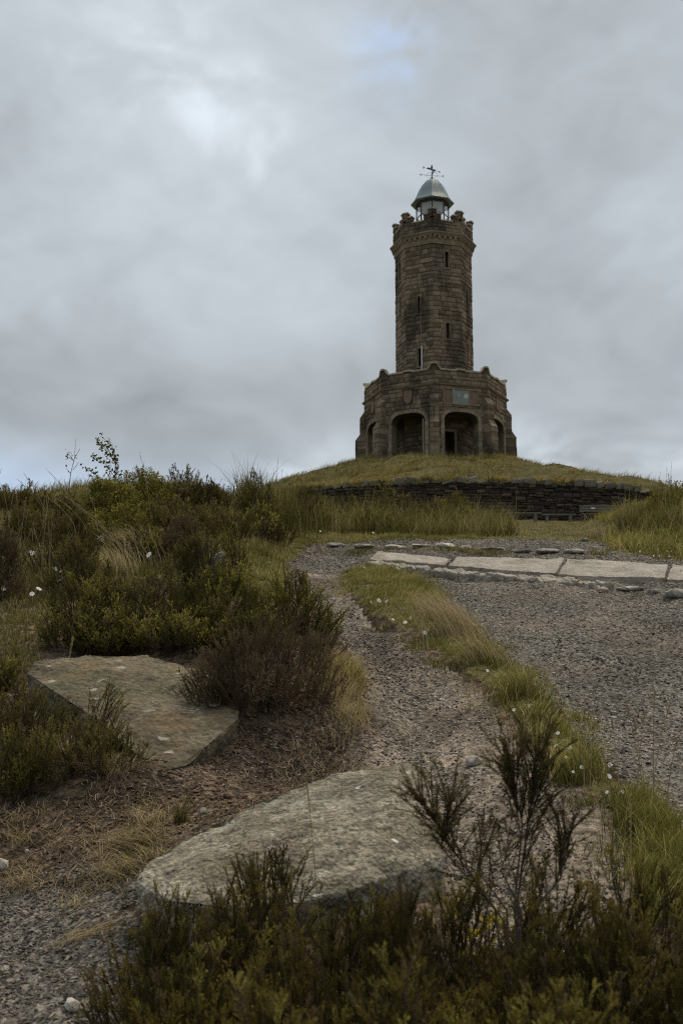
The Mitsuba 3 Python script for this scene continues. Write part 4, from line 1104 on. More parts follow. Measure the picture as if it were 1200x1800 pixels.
# ------------------------------------------------------------------ grass
def blades(base, h, w, az, lean, seg=3, r=None, curl=1.0):
    """Curved tapering blades: (v, f, uv); uv = (random, height along the blade)."""
    n = len(base)
    r = r or rng
    t = np.linspace(0, 1, seg + 1)
    d = np.stack([np.cos(az), np.sin(az), 0 * az], -1)
    sa = az + PI / 2 + r.uniform(-0.9, 0.9, n)
    side = np.stack([np.cos(sa), np.sin(sa), 0 * sa], -1)
    up = h[:, None] * (t - curl * 0.28 * np.minimum(lean, 1.6)[:, None] * t ** 2)
    out = h[:, None] * lean[:, None] * t ** 1.8
    c = base[:, None] + d[:, None] * out[..., None]
    c[..., 2] += up
    wid = 0.5 * w[:, None] * (1 - t[None] ** 1.5)
    L, R = c - side[:, None] * wid[..., None], c + side[:, None] * wid[..., None]
    v = np.concatenate([np.stack([L[:, :-1], R[:, :-1]], 2).reshape(n, -1, 3), c[:, -1:]], 1)
    m = 2 * seg + 1
    f = []
    for q in range(seg - 1):
        f += [[2 * q, 2 * q + 1, 2 * q + 3], [2 * q, 2 * q + 3, 2 * q + 2]]
    f.append([2 * seg - 2, 2 * seg - 1, 2 * seg])
    F = (np.array(f)[None] + (np.arange(n) * m)[:, None, None]).reshape(-1, 3)
    rand = r.random(n)
    tv = np.concatenate([np.repeat(t[:-1], 2), [1.0]])
    uv = np.stack([np.broadcast_to(rand[:, None], (n, m)), np.broadcast_to(tv[None], (n, m))], -1).reshape(-1, 2)
    return v.reshape(-1, 3), F, uv


def grass(name, poly, n, h, w, mat, text, seed, tuft=9, spread=0.05, lean=(0.2, 0.9), wind=None, dens=None, seg=3, edge=None):
    r = np.random.default_rng(seed)
    b = poly.bounds
    m = n // tuft
    x, y = r.uniform(b[0], b[2], m * 8), r.uniform(b[1], b[3], m * 8)
    ok = shapely.contains_xy(poly, x, y) & (np.abs(x) < y * 0.34 + 1.5)
    if dens is not None: ok &= r.random(len(x)) < dens(x, y)
    x, y = x[ok][:m], y[ok][:m]
    m = len(x)
    hs = r.uniform(*h, m) * ((0.15 + 1.7 * pn(x, y, 0.5, seed)) if 'mound' in name else (0.35 + 1.2 * pn(x, y, 1.6, seed)))
    x, y, hs = np.repeat(x, tuft), np.repeat(y, tuft), np.repeat(hs, tuft)
    k = len(x)
    x = x + r.normal(0, spread, k); y = y + r.normal(0, spread, k)
    base = np.stack([x, y, Hm(x, y) - 0.01], -1)
    az = r.uniform(0, 2 * PI, k) if wind is None else wind + r.normal(0, 0.9, k)
    v = blades(base, hs * r.uniform(0.6, 1.15, k), np.full(k, w) * r.uniform(0.7, 1.3, k), az, r.uniform(*lean, k), seg, r)
    key = put(name, v[:2], mat, uv=v[2])
    label(key, text, 'grass', kind='stuff')


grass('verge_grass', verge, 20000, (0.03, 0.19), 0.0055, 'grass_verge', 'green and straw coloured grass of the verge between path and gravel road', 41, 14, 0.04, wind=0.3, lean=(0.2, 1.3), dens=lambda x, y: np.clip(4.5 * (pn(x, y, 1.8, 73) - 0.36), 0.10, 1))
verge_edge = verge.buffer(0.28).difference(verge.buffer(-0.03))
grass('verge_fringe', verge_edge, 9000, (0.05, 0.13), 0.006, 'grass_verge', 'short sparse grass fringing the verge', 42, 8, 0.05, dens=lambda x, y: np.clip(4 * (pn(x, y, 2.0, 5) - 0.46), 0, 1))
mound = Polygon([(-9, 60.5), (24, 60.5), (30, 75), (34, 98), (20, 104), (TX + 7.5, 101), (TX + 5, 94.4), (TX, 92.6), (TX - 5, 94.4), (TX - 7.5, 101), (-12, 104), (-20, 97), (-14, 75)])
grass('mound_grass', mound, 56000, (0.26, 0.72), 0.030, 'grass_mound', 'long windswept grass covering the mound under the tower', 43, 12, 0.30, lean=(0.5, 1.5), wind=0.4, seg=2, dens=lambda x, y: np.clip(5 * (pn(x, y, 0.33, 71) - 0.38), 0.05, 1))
v = blades(SPILL[0], rng.uniform(0.35, 0.75, len(SPILL[0])), np.full(len(SPILL[0]), 0.03), SPILL[1], rng.uniform(0.5, 1.5, len(SPILL[0])), 3)
k = put('wall_top_grass', v[:2], 'grass_mound', uv=v[2])
label(k, 'long grass spilling over the coping of the stone wall', 'grass', kind='stuff')
tower_edge = Polygon([(TX + 7.9 * math.sin(a), TY - 7.9 * math.cos(a)) for a in np.linspace(-1.9, 1.9, 30)] + [(TX + 7.2 * math.sin(a), TY - 7.2 * math.cos(a)) for a in np.linspace(1.9, -1.9, 30)])
grass('tower_foot_grass', tower_edge, 4000, (0.35, 0.7), 0.022, 'grass_mound', 'long grass along the foot of the tower', 44, 8, 0.15, seg=2)
flat = Polygon([(1.0, 23.0), (9, 23.0), (13, 26), (18, 57.5), (-2, 57.5), (-1.5, 26)])
grass('meadow_grass', flat, 30000, (0.05, 0.12), 0.014, 'grass_mound', 'short green grass between the gravel and the stone wall', 45, 10, 0.12, wind=0.4, seg=2)
kerb_bank = plan([(560, 972), (700, 971), (850, 976), (1000, 981), (1060, 981), (1075, 966), (1000, 968), (850, 966), (700, 962), (560, 963)])
grass('kerb_bank_grass', kerb_bank, 5200, (0.05, 0.13), 0.010, 'grass_bank', 'short dark grass and moss on the eroded edge behind the kerb', 54, 9, 0.08, dens=lambda x, y: np.clip(4 * (pn(x, y, 0.9, 75) - 0.36), 0, 1))
bank = Polygon([(-2.2, 23.5), (0.2, 24.6), (2.8, 24.9), (4.0, 26.5), (4.6, 31), (-2, 32)])
grass('bank_grass', bank, 17000, (0.35, 1.05), 0.013, 'grass_bank', 'rank dark grass on the bank below the wall', 46, 9, 0.12)
rbank = plan([(1060, 952), (1080, 968), (1200, 988), (1300, 990), (1340, 960), (1300, 900), (1200, 900), (1100, 925)]).union(Polygon([(6.0, 23), (8.6, 20.5), (13, 20), (16, 26), (15, 36), (8, 36)]))
grass('right_bank_grass', rbank, 26000, (0.14, 0.42), 0.012, 'grass_verge', 'grass of the bank at the right edge', 47, 10, 0.10, lean=(0.3, 1.2))
leftslope = Polygon([(-7.5, 12.0), (-2.9, 12.6), (-2.2, 12.9), (-1.2, 16.5), (-0.9, 20), (-1.6, 25), (-8, 24), (-9, 14)])
grass('slope_grass', leftslope, 26000, (0.12, 0.36), 0.009, 'grass_bank', 'tangled grass among the heather on the left slope', 48, 10, 0.07)
pathside = plan([(440, 1000), (500, 1005), (490, 988), (520, 962), (560, 956), (830, 951), (830, 943), (600, 942), (540, 936), (470, 945), (400, 985), (420, 1060), (540, 1085), (500, 1010)]).buffer(0.1)
grass('pathside_grass', pathside, 14000, (0.06, 0.16), 0.008, 'grass_verge', 'short green grass beside the upper bend of the path', 49, 10, 0.06)
tufts_near = plan([(130, 1420), (270, 1400), (330, 1440), (300, 1500), (235, 1570), (150, 1580), (130, 1640), (60, 1560), (0, 1560), (0, 1440)])
grass('foreground_dry_grass', tufts_near, 1900, (0.05, 0.15), 0.0042, 'grass_dry', 'dry flattened grass tufts on the soil left of the large boulder', 50, 20, 0.03, lean=(0.9, 2.4), dens=lambda x, y: np.clip(4 * (pn(x, y, 1.9, 15) - 0.5), 0, 1))
bank_lip = plan([(560, 1180), (600, 1160), (635, 1210), (640, 1270), (615, 1300), (590, 1240), (560, 1215)])
grass('bank_lip_grass', bank_lip, 2600, (0.10, 0.24), 0.006, 'grass_dry', 'pale dry grass on the lip of the bank beside the path', 51, 14, 0.05, lean=(0.3, 1.4))
leftlow = plan([(0, 1010), (90, 990), (110, 1060), (80, 1130), (60, 1180), (0, 1200)])
grass('left_edge_grass', leftlow, 5000, (0.08, 0.22), 0.007, 'grass_bank', 'green grass and weeds at the left edge beside the heather', 52, 10, 0.06)
rightlow = plan([(1085, 1425), (1130, 1410), (1220, 1500), (1240, 1640), (1160, 1620), (1115, 1520)])
grass('lower_verge_grass', rightlow, 6500, (0.06, 0.20), 0.006, 'grass_verge', 'thick green grass at the lower end of the verge', 53, 12, 0.05, wind=0.2)

def litter(name, poly, n, text, seed, dens=None, length=(0.03, 0.11)):
    """Dead stems and leaves lying on the soil."""
    r = np.random.default_rng(seed)
    b = poly.bounds
    x, y = r.uniform(b[0], b[2], n * 5), r.uniform(b[1], b[3], n * 5)
    ok = shapely.contains_xy(poly, x, y)
    if dens is not None: ok &= r.random(len(x)) < dens(x, y)
    x, y = x[ok][:n], y[ok][:n]
    n = len(x)
    l, az, bend = r.uniform(*length, n), r.uniform(0, 2 * PI, n), r.normal(0, 0.9, n)
    pts = []
    for t in (0, 0.33, 0.67, 1.0):
        a = az + bend * t
        px_, py_ = x + np.cos(a) * l * t, y + np.sin(a) * l * t
        pts.append(np.stack([px_, py_, Hm(px_, py_) + 0.006 + 0.25 * l * np.sin(t * PI) * r.random(n)], -1))
    p = np.stack(pts, 1)
    w = r.uniform(0.001, 0.0026, n)[:, None, None]
    sd = np.stack([-np.sin(az + bend * 0.5), np.cos(az + bend * 0.5), 0 * az], -1)[:, None] * w
    v = np.stack([p - sd, p + sd], 2).reshape(n, 8, 3)
    f = np.array([x_ for q in range(3) for x_ in ([2 * q, 2 * q + 1, 2 * q + 3], [2 * q, 2 * q + 3, 2 * q + 2])])
    F = (f[None] + (np.arange(n) * 8)[:, None, None]).reshape(-1, 3)
    k = put(name, (v.reshape(-1, 3), F), 'dead_stem', uv=np.repeat(np.stack([r.random(n), r.random(n)], -1), 8, 0))
    label(k, text, 'litter', kind='stuff')


litter('plant_litter', soilp.buffer(0.1), 5200, 'dead stems and grass bits strewn over the bare soil', 61, dens=lambda x, y: np.clip(2.6 * (pn(x, y, 1.3, 23) - 0.33), 0.05, 1))
litter('path_litter', trail, 500, 'scattered dead stems on the eroded path', 62, length=(0.02, 0.07))

# ------------------------------------------------------------------ heather and other shrubs
def sprig(seed, L, shoots, leaf, wid, per, axis_leaves):
    """A heather sprig: a curved stem with side shoots, all set with needle leaves. uv.x > 1.5 marks wood."""
    r = np.random.default_rng(seed)
    vs, fs, us, at = [], [], [], 0

    def add(v, f, u):
        nonlocal at
        vs.append(v); fs.append(np.asarray(f) + at); us.append(u); at += len(v)
    bend = r.uniform(-0.25, 0.25, 2)
    ax = lambda t: np.array([bend[0] * L * t * t, bend[1] * L * t * t, L * t])
    t = np.linspace(0, 1, 5)
    v, f = tube([ax(a) for a in t], np.linspace(0.0022, 0.0008, 5) * (L / 0.2), 3)
    add(v, f, np.tile([[2.0, 0.2]], (len(v), 1)))

    def leaves(p0, p1, n, tt0, tt1, ln):
        d = p1 - p0; d /= np.linalg.norm(d)
        a = np.cross(d, [0.2, 0.9, 0.4]); a /= np.linalg.norm(a); b = np.cross(d, a)
        s = r.uniform(0.02, 1.0, n); ph = r.uniform(0, 2 * PI, n)
        o = np.cos(ph)[:, None] * a + np.sin(ph)[:, None] * b
        c = p0 + (p1 - p0) * s[:, None]
        ld = o * 0.62 + d * 0.85
        tip = c + ld * (ln * r.uniform(0.7, 1.25, n))[:, None]
        sd = np.cross(ld, r.normal(size=(n, 3))); sd /= np.linalg.norm(sd, axis=1, keepdims=True)
        V = np.stack([c + sd * wid / 2, c - sd * wid / 2, tip], 1).reshape(-1, 3)
        add(V, np.arange(3 * n).reshape(-1, 3), np.repeat(np.stack([r.random(n), tt0 + (tt1 - tt0) * s], -1), 3, 0))
    leaves(ax(0.25), ax(1.0) + [0, 0, 0.3 * leaf], axis_leaves, 0.25, 1.0, leaf)
    for q in range(shoots):
        s = r.uniform(0.18, 0.92); ph = q * 2.4 + r.uniform(-0.4, 0.4)
        l = L * r.uniform(0.14, 0.30) * (1.15 - 0.6 * s)
        p0 = ax(s)
        wd = 0.66 if shoots == 13 else 0.5
        d = np.array([math.cos(ph) * wd, math.sin(ph) * wd, math.sqrt(1 - wd * wd)])
        leaves(p0, p0 + d * l, per, s, min(1.0, s + 0.3), leaf)
    return np.vstack(vs), np.vstack(fs), np.vstack(us)


def leafy(seed, L, n, leaf):
    """A twig with small oval leaves (bilberry and the like)."""
    r = np.random.default_rng(seed)
    parts = []
    v, f = tube([[0, 0, L * a] for a in (0, 0.5, 1)], [0.002, 0.0015, 0.001], 3)
    parts.append((v, f, np.tile([[2.0, 0.2]], (len(v), 1))))
    for q in range(n):
        s = r.uniform(0.15, 1.0); ph = r.uniform(0, 2 * PI)
        d = np.array([math.cos(ph), math.sin(ph), r.uniform(0.1, 1.0)]); d /= np.linalg.norm(d)
        o = np.array([0, 0, L * s]) + d * np.array([1, 1, 0.4]) * L * 0.18 * r.random()
        sd = np.cross(d, r.normal(size=3)); sd /= np.linalg.norm(sd)
        l = leaf * r.uniform(0.7, 1.3)
        V = np.array([o, o + d * l * 0.5 + sd * l * 0.28, o + d * l, o + d * l * 0.5 - sd * l * 0.28])
        parts.append((V, np.array([[0, 1, 2], [0, 2, 3]]), np.tile([[r.random(), s]], (4, 1))))
    return cat_mesh(parts)


SPRIGS = {}
def sprig_group(mat, kind, variants):
    key = (mat, kind)
    if key not in SPRIGS:
        SPRIGS[key] = []
        for q in range(variants):
            s = {'near': lambda: sprig(q + 1, 0.26, 9, 0.0105, 0.0040, 16, 120), 'mid': lambda: sprig(q + 31, 0.30, 7, 0.014, 0.0062, 10, 64), 'far': lambda: sprig(q + 61, 0.32, 7, 0.028, 0.011, 5, 24),
                 'spray': lambda: sprig(q + 131, 0.34, 13, 0.015, 0.0075, 14, 70), 'leaf': lambda: leafy(q + 91, 0.24, 26, 0.035)}[kind]()
            name = f'sprig_{mat}_{kind}_{q}'
            scene[name] = {'type': 'shapegroup', 'sprig': mikit.ply(s[:2], mat, uv=s[2])}
            SPRIGS[key].append(name)
    return SPRIGS[key]


def frame(d, spin, scale):
    d = d / np.linalg.norm(d)
    a = np.cross([0.31, 0.2, 0.1] if abs(d[2]) > 0.9 else [0, 0, 1.0], d); a /= np.linalg.norm(a)
    b = np.cross(d, a)
    c, s = math.cos(spin), math.sin(spin)
    M = np.eye(4)
    M[:3, 0], M[:3, 1], M[:3, 2] = (a * c + b * s) * scale, (b * c - a * s) * scale, d * scale
    return M


def sprigs_at(key, items, mat, kind, variants=4):
    """items: (base point, direction, scale)."""
    gs = sprig_group(mat, kind, variants) * 5 + (sprig_group('heather_brown' if kind in ('near', 'mid', 'far', 'spray') else 'heather_green', 'far' if kind == 'leaf' else kind, variants) * (1 if mat != 'heather_brown' else 0))
    if mat == 'heather_front': gs = gs + sprig_group('heather_green', kind, variants)
    r = random.Random(hash_of(key))
    for q, (p, d, s) in enumerate(items):
        M = frame(np.asarray(d, float), r.uniform(0, 6.28), s)
        M[:3, 3] = p
        scene[f'{key}__foliage__{q:04d}'] = {'type': 'instance', 'group': {'type': 'ref', 'id': gs[r.randrange(len(gs))]}, 'to_world': T(M)}
    labels[key + '__foliage'] = {'kind': 'stuff'}


def hash_of(s):
    h = 7
    for c in s: h = (h * 131 + ord(c)) % 1000003
    return h


def bush(name, px, Y, wpx, ptop, mat, kind, n, text, cat='heather', scale=(0.8, 1.25), deep=0.75, aspect=1.0, sink=0.0, stems=9, lean=(0, 0), open_=0.0, length=None):
    key = key_for(name)
    label(key, text, cat)
    r = np.random.default_rng(hash_of(key + text) % 100000)
    top = P(px, ptop, Y)
    x, y = top[0], Y
    z0 = Hm(x, y)[0] - 0.03
    h = max(top[2] - z0, 0.12) * (1.10 if Y < 15 else 0.98)
    rad = wpx / 2 * Y / FPX
    SL = {'spray': 0.34, 'near': 0.26, 'mid': 0.30, 'far': 0.32, 'leaf': 0.24}[kind]
    items, ends = [], []
    seed = hash_of(key) % 997
    for q in range(n):
        ph, rho = r.uniform(0, 2 * PI), math.sqrt(r.random())
        nx = meshkit.noise(np.array([math.cos(ph) * 1.6 + seed, math.sin(ph) * 1.6, rho * 1.2]), seed)
        R = rad * (0.60 + 0.80 * nx)
        crest = h * (1 - 0.80 * rho ** 2.6) * (0.66 + 0.56 * meshkit.noise(np.array([math.cos(ph) * rho * 3 + seed, math.sin(ph) * rho * 3, 5.0]), seed))
        dpt = 1.0 if r.random() > deep * 0.5 else r.uniform(0.35, 0.95)
        s = r.uniform(*scale) * (0.72 + 0.5 * r.random() ** 2)
        d = np.array([math.cos(ph) * rho * 0.6 + r.normal(0, 0.17) + lean[0], math.sin(ph) * rho * 0.6 + r.normal(0, 0.17) + lean[1], 1.0])
        d /= np.linalg.norm(d)
        tip = np.array([x + R * rho * math.cos(ph), y + R * rho * math.sin(ph) * aspect, 0])
        zg = Hm(tip[0], tip[1])[0] if rho > 0.5 and False else z0
        tip[2] = zg + crest * dpt
        b = tip - d * SL * s
        b[2] = max(b[2], z0 - 0.02)
        items.append((b, d, s))
        ends.append(b + d * SL * s * 0.3)
    sprigs_at(key, items, mat, kind)
    parts = []
    root = np.array([x, y, z0 - 0.05])
    for q in range(stems):
        e = ends[r.integers(0, n)]
        st = root + np.array([r.normal(0, rad * 0.18), r.normal(0, rad * 0.18), 0])
        mid = st * 0.5 + e * 0.5 + np.array([r.normal(0, 0.03), r.normal(0, 0.03), h * 0.08])
        parts.append(tube([st, st * 0.6 + mid * 0.4 + [0, 0, 0.02], mid, e], np.array([0.009, 0.007, 0.005, 0.0022]) * (1 + Y / 25), 5))
        for w in range(3):
            e2 = ends[r.integers(0, n)]
            if np.linalg.norm(e2 - mid) < rad * 1.1:
                parts.append(tube([mid, (mid + e2) / 2 + r.normal(0, 0.015, 3), e2], np.array([0.004, 0.003, 0.0016]) * (1 + Y / 25), 4))
    m = cat_mesh(parts)
    scene[key + '__stem'] = mikit.ply(m[:2], 'twig_wood', smooth=True)
    return key


# foreground bed
FG = [(690, 4.5, 190, 1588, 'heather_front', 170, 'low heather bush under the dark right end of the large boulder'),
      (300, 4.3, 290, 1598, 'heather_front', 330, 'dark heather bush against the lower left end of the large boulder'),
      (440, 4.15, 250, 1580, 'heather_front', 300, 'dark heather bush in front of the middle of the large boulder'),
      (630, 3.95, 300, 1598, 'heather_front', 320, 'olive heather bush below the dark front face of the large boulder'),
      (800, 3.95, 280, 1572, 'heather_front', 300, 'olive heather bush at the right foot of the large boulder'),
      (960, 3.85, 280, 1545, 'heather_front', 300, 'olive heather bush at the foot of the tall sparse shrub'),
      (1110, 3.95, 280, 1570, 'heather_front', 300, 'olive heather bush in front of the lower end of the grass verge'),
      (1240, 3.8, 240, 1590, 'heather_front', 240, 'heather bush cut by the right edge of the picture near the bottom'),
      (330, 3.55, 280, 1705, 'heather_front', 300, 'brown green heather bush beside the gravel at the bottom left'),
      (520, 3.4, 300, 1690, 'heather_front', 330, 'yellow tipped heather bush at the bottom, left of centre'),
      (710, 3.3, 300, 1665, 'heather_front', 330, 'yellow tipped heather bush in the middle of the bottom'),
      (900, 3.2, 300, 1675, 'heather_front', 330, 'heather bush at the bottom, right of centre'),
      (1090, 3.2, 300, 1670, 'heather_front', 330, 'heather bush at the bottom right'),
      (1260, 3.1, 300, 1680, 'heather_front', 240, 'heather bush in the bottom right corner'),
      (470, 2.85, 340, 1765, 'heather_front', 260, 'lowest heather bush at the bottom left of centre'),
      (720, 2.75, 340, 1760, 'heather_front', 260, 'lowest heather bush at the bottom centre'),
      (980, 2.7, 340, 1760, 'heather_front', 260, 'lowest heather bush at the bottom right of centre')]
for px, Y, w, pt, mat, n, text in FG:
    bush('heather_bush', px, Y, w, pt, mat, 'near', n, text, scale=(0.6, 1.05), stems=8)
bush('heather_bush', 490, 4.65, 190, 1500, 'heather_front', 'near', 110, 'open heather bush with bare stems in front of the large boulder', scale=(0.6, 1.0), stems=14, deep=0.4)

# middle distance
MIDROW = 7
MID = [(165, 10.9, 190, 1012, 'heather_green', 260, 'green heather bush at the left end of the row behind the sandstone slab'),
       (265, 11.1, 240, 1002, 'heather_green', 300, 'green heather bush in the row behind the sandstone slab, left of the middle'),
       (390, 11.3, 240, 1010, 'heather_green', 300, 'green heather bush in the row behind the sandstone slab, right of the middle'),
       (505, 11.6, 190, 1020, 'heather_green', 230, 'green heather bush at the right end of the row, beside the path'),
       (190, 10.7, 200, 1085, 'heather_green', 260, 'green heather bush overhanging the back left of the sandstone slab'),
       (310, 10.75, 190, 1080, 'heather_green', 260, 'green heather bush overhanging the back right of the sandstone slab'),
       (440, 10.6, 170, 1080, 'heather_green', 220, 'green heather bush between the slab and the brown twiggy bush'),
       (40, 8.6, 210, 1205, 'heather_dark', 190, 'green heather bush at the left edge in front of the slab'),
       (30, 7.8, 230, 1290, 'heather_green', 170, 'low green heather bush at the left edge above the bare soil'),
       (150, 8.0, 220, 1262, 'heather_dark', 150, 'low heather bush touching the lower left side of the slab'),
       (0, 9.6, 90, 1185, 'heather_green', 120, 'small heather bush at the left edge beside the corner of the slab')]
for q, (px, Y, w, pt, mat, n, text) in enumerate(MID):
    bush('heather_bush', px, Y, w, pt, mat, 'spray' if q < MIDROW else 'mid', int(n * (0.9 if q < MIDROW else 1.2)), text, stems=8, scale=(0.8, 1.3) if q < MIDROW else (0.8, 1.25))
bush('heather_bush', 472, 9.2, 285, 1100, 'heather_brown', 'mid', 420, 'brown twiggy heather bush on the bank above the bare soil', stems=26, scale=(0.7, 1.2))
bush('heather_bush', 385, 9.0, 130, 1125, 'heather_brown', 'mid', 120, 'brown heather spray hanging over the right end of the sandstone slab', stems=14, lean=(-0.3, -0.3))
bush('heather_bush', 575, 10.2, 90, 1095, 'heather_brown', 'mid', 90, 'small brown heather spray leaning out over the path', stems=14, lean=(0.45, 0))
bush('heather_bush', 190, 8.35, 100, 1215, 'heather_green', 'mid', 90, 'sparse heather sprig standing up before the face of the slab', stems=12, lean=(0.3, 0), scale=(0.6, 1.0))
bush('heather_bush', 318, 7.0, 40, 1435, 'heather_green', 'mid', 40, 'tiny heather plant at the upper left edge of the large boulder', stems=4, scale=(0.4, 0.7))
bush('heather_bush', 350, 13.4, 130, 930, 'heather_green', 'mid', 260, 'rounded heather bush on bare stems by the pale upright stone', stems=22, deep=0.5)
bush('heather_bush', 412, 13.4, 80, 935, 'heather_green', 'mid', 110, 'smaller heather spray right of the pale upright stone', stems=12, deep=0.4)
bush('heather_bush', 120, 14.0, 160, 890, 'heather_dark', 'mid', 420, 'large dark heather bush on the left slope under the pale grasses', stems=10)
bush('heather_bush', 140, 13.0, 120, 950, 'heather_dark', 'mid', 260, 'dark brown heather mound below the large dark bush', stems=8)
bush('heather_bush', 8, 12.6, 90, 930, 'heather_brown', 'mid', 240, 'grey brown heather bush at the left edge among dry stalks', stems=18)
RIDGE = [(20, 19.0, 110, 868, 'heather_dark', 'far', 150, 'heather bush on the skyline at the left edge'),
         (100, 18.2, 130, 862, 'heather_dark', 'far', 190, 'dark heather bush on the skyline under the bare sapling'),
         (195, 19.0, 130, 842, 'bilberry_leaf', 'leaf', 220, 'yellow green leafy bush on the skyline under the birch sapling'),
         (262, 20.0, 130, 824, 'bilberry_leaf', 'leaf', 220, 'yellow green leafy bush at the top of the left rise'),
         (318, 20.3, 100, 822, 'heather_dark', 'far', 170, 'dark heather bush at the highest point of the left rise'),
         (372, 20.6, 90, 842, 'heather_dark', 'far', 140, 'dark heather bush stepping down right of the high point'),
         (450, 21.6, 100, 832, 'heather_dark', 'far', 170, 'dark heather bush on the skyline beside the tall grass'),
         (530, 23.4, 100, 846, 'heather_dark', 'far', 170, 'dark heather bush where the left rise meets the mound'),
         (300, 17.2, 180, 872, 'heather_dark', 'far', 260, 'wide dark bush in the middle of the left rise'),
         (205, 16.6, 150, 885, 'bilberry_leaf', 'leaf', 220, 'leafy green bush halfway up the left rise'),
         (250, 15.4, 130, 925, 'heather_green', 'far', 170, 'green heather bush behind the white flowers'),
         (390, 18.2, 130, 885, 'heather_dark', 'far', 180, 'dark bush on the left rise above the rounded heather'),
         (460, 19.6, 120, 885, 'heather_green', 'far', 160, 'green bush behind the tall grasses at the bend of the path'),
         (60, 16.6, 130, 890, 'heather_dark', 'far', 170, 'dark heather bush behind the straw stalks at the left'),
         (320, 15.2, 110, 905, 'heather_brown', 'far', 130, 'brown bush just above the rounded heather bush'),
         (600, 26.5, 130, 868, 'heather_dark', 'far', 170, 'dark bush at the left end of the bank below the wall'),
         (680, 27.5, 140, 858, 'heather_green', 'far', 190, 'green bush in the middle of the bank below the wall'),
         (750, 27.8, 110, 860, 'heather_dark', 'far', 140, 'dark bush right of the middle of the bank'),
         (800, 27.6, 90, 868, 'bilberry_leaf', 'leaf', 150, 'leafy green bush at the right end of the bank below the wall'),
         (640, 25.6, 130, 892, 'heather_green', 'far', 130, 'low green bush at the foot of the bank beside white flowers'),
         (1190, 26.0, 130, 845, 'bilberry_leaf', 'leaf', 170, 'shrubby growth on the right bank at the edge of the picture'),
         (1140, 27.0, 90, 880, 'heather_green', 'far', 120, 'green bush on the right bank beside the slatted bench')]
for px, Y, w, pt, mat, kind, n, text in RIDGE:
    bush('leafy_bush' if kind == 'leaf' else 'heather_bush', px, Y, w, pt, mat, kind, int(n * 1.3), text, cat='bush' if kind == 'leaf' else 'heather', stems=6, scale=(0.8, 1.5))

# the tall sparse shrub in front, drawn branch by branch
key = key_for('tall_heather')
label(key, 'tall sparse heather shrub with bare stems rising before the path at the lower right', 'heather')
rs = np.random.default_rng(77)
root = P(905, 1690, 3.75); root[2] = Hm(root[0], root[1])[0] - 0.05
items, parts = [], []
for path, cnt, sc in [([(885, 1620, 3.75), (800, 1500, 3.7), (742, 1408, 3.65)], 40, 0.78), ([(870, 1600, 3.75), (775, 1490, 3.68), (792, 1412, 3.62)], 26, 0.72), ([(905, 1580, 3.75), (918, 1450, 3.72), (898, 1352, 3.7)], 34, 0.78),
                      ([(910, 1580, 3.75), (928, 1440, 3.74), (946, 1326, 3.74)], 44, 0.82), ([(930, 1610, 3.75), (985, 1545, 3.8), (992, 1458, 3.82)], 30, 0.72), ([(890, 1600, 3.75), (838, 1530, 3.78), (852, 1450, 3.8)], 16, 0.66), ([(915, 1600, 3.75), (880, 1530, 3.8), (900, 1470, 3.85)], 12, 0.6)]:
    pts = np.array([root] + [P(*q) for q in path])
    parts.append(tube(pts, [0.0046, 0.0036, 0.0026, 0.0013], 6))
    for q in range(int(cnt * 1.5)):
        t = 2.98 - 1.25 * rs.random() ** 1.2 if rs.random() < 0.85 else rs.uniform(1.2, 2.2)
        i = int(t); b = pts[i] * (1 - t + i) + pts[i + 1] * (t - i)
        d = (pts[3] - pts[2]) / np.linalg.norm(pts[3] - pts[2]) + rs.normal(0, 0.30, 3)
        items.append((b, d, sc * rs.uniform(0.35, 0.95)))
sprigs_at(key, items, 'heather_shrub', 'near', 4)
m = cat_mesh(parts)
scene[key + '__stem'] = mikit.ply(m[:2], 'twig_wood', smooth=True)

# ------------------------------------------------------------------ saplings on the skyline
def leaf_cloud(points, n, size, spread, seed):
    r = np.random.default_rng(seed)
    parts = []
    for q in range(n):
        c = points[r.integers(0, len(points))] + r.normal(0, spread, 3)
        d = r.normal(size=3); d[2] -= 0.5; d /= np.linalg.norm(d)
        s = np.cross(d, r.normal(size=3)); s /= np.linalg.norm(s)
        l = size * r.uniform(0.7, 1.3)
        V = np.array([c, c + d * l * 0.45 + s * l * 0.36, c + d * l, c + d * l * 0.45 - s * l * 0.36])
        parts.append((V, np.array([[0, 1, 2], [0, 2, 3]]), np.tile([[r.random(), 0.5]], (4, 1))))
    return cat_mesh(parts)


def sapling(text, branches, leaves, mat, size, seed, thick, n, spread):
    key = key_for('sapling')
    label(key, text, 'tree')
    parts, pts = [], []
    for q, br in enumerate(branches):
        p = np.array([P(*a) for a in br])
        if q == 0: p[0, 2] = Hm(p[0, 0], p[0, 1])[0] - 0.1
        t = np.linspace(0, len(p) - 1, 14); i = np.minimum(t.astype(int), len(p) - 2)
        c = p[i] * (1 - t + i)[:, None] + p[i + 1] * (t - i)[:, None]
        tb = tube(c, np.linspace(thick if q == 0 else thick * 0.5, thick * 0.2, 14), 5)
        scene[f'{key}__trunk' if q == 0 else key_for(f'{key}__branch')] = mikit.ply(tb, 'twig_wood', smooth=True)
        if q in leaves: pts.append(c[leaves[q]:])
    m = leaf_cloud(np.vstack(pts), n, size, spread, seed)
    scene[key + '__crown'] = mikit.ply(m[:2], mat, uv=m[2])
    labels[key + '__crown'] = {'kind': 'stuff'}


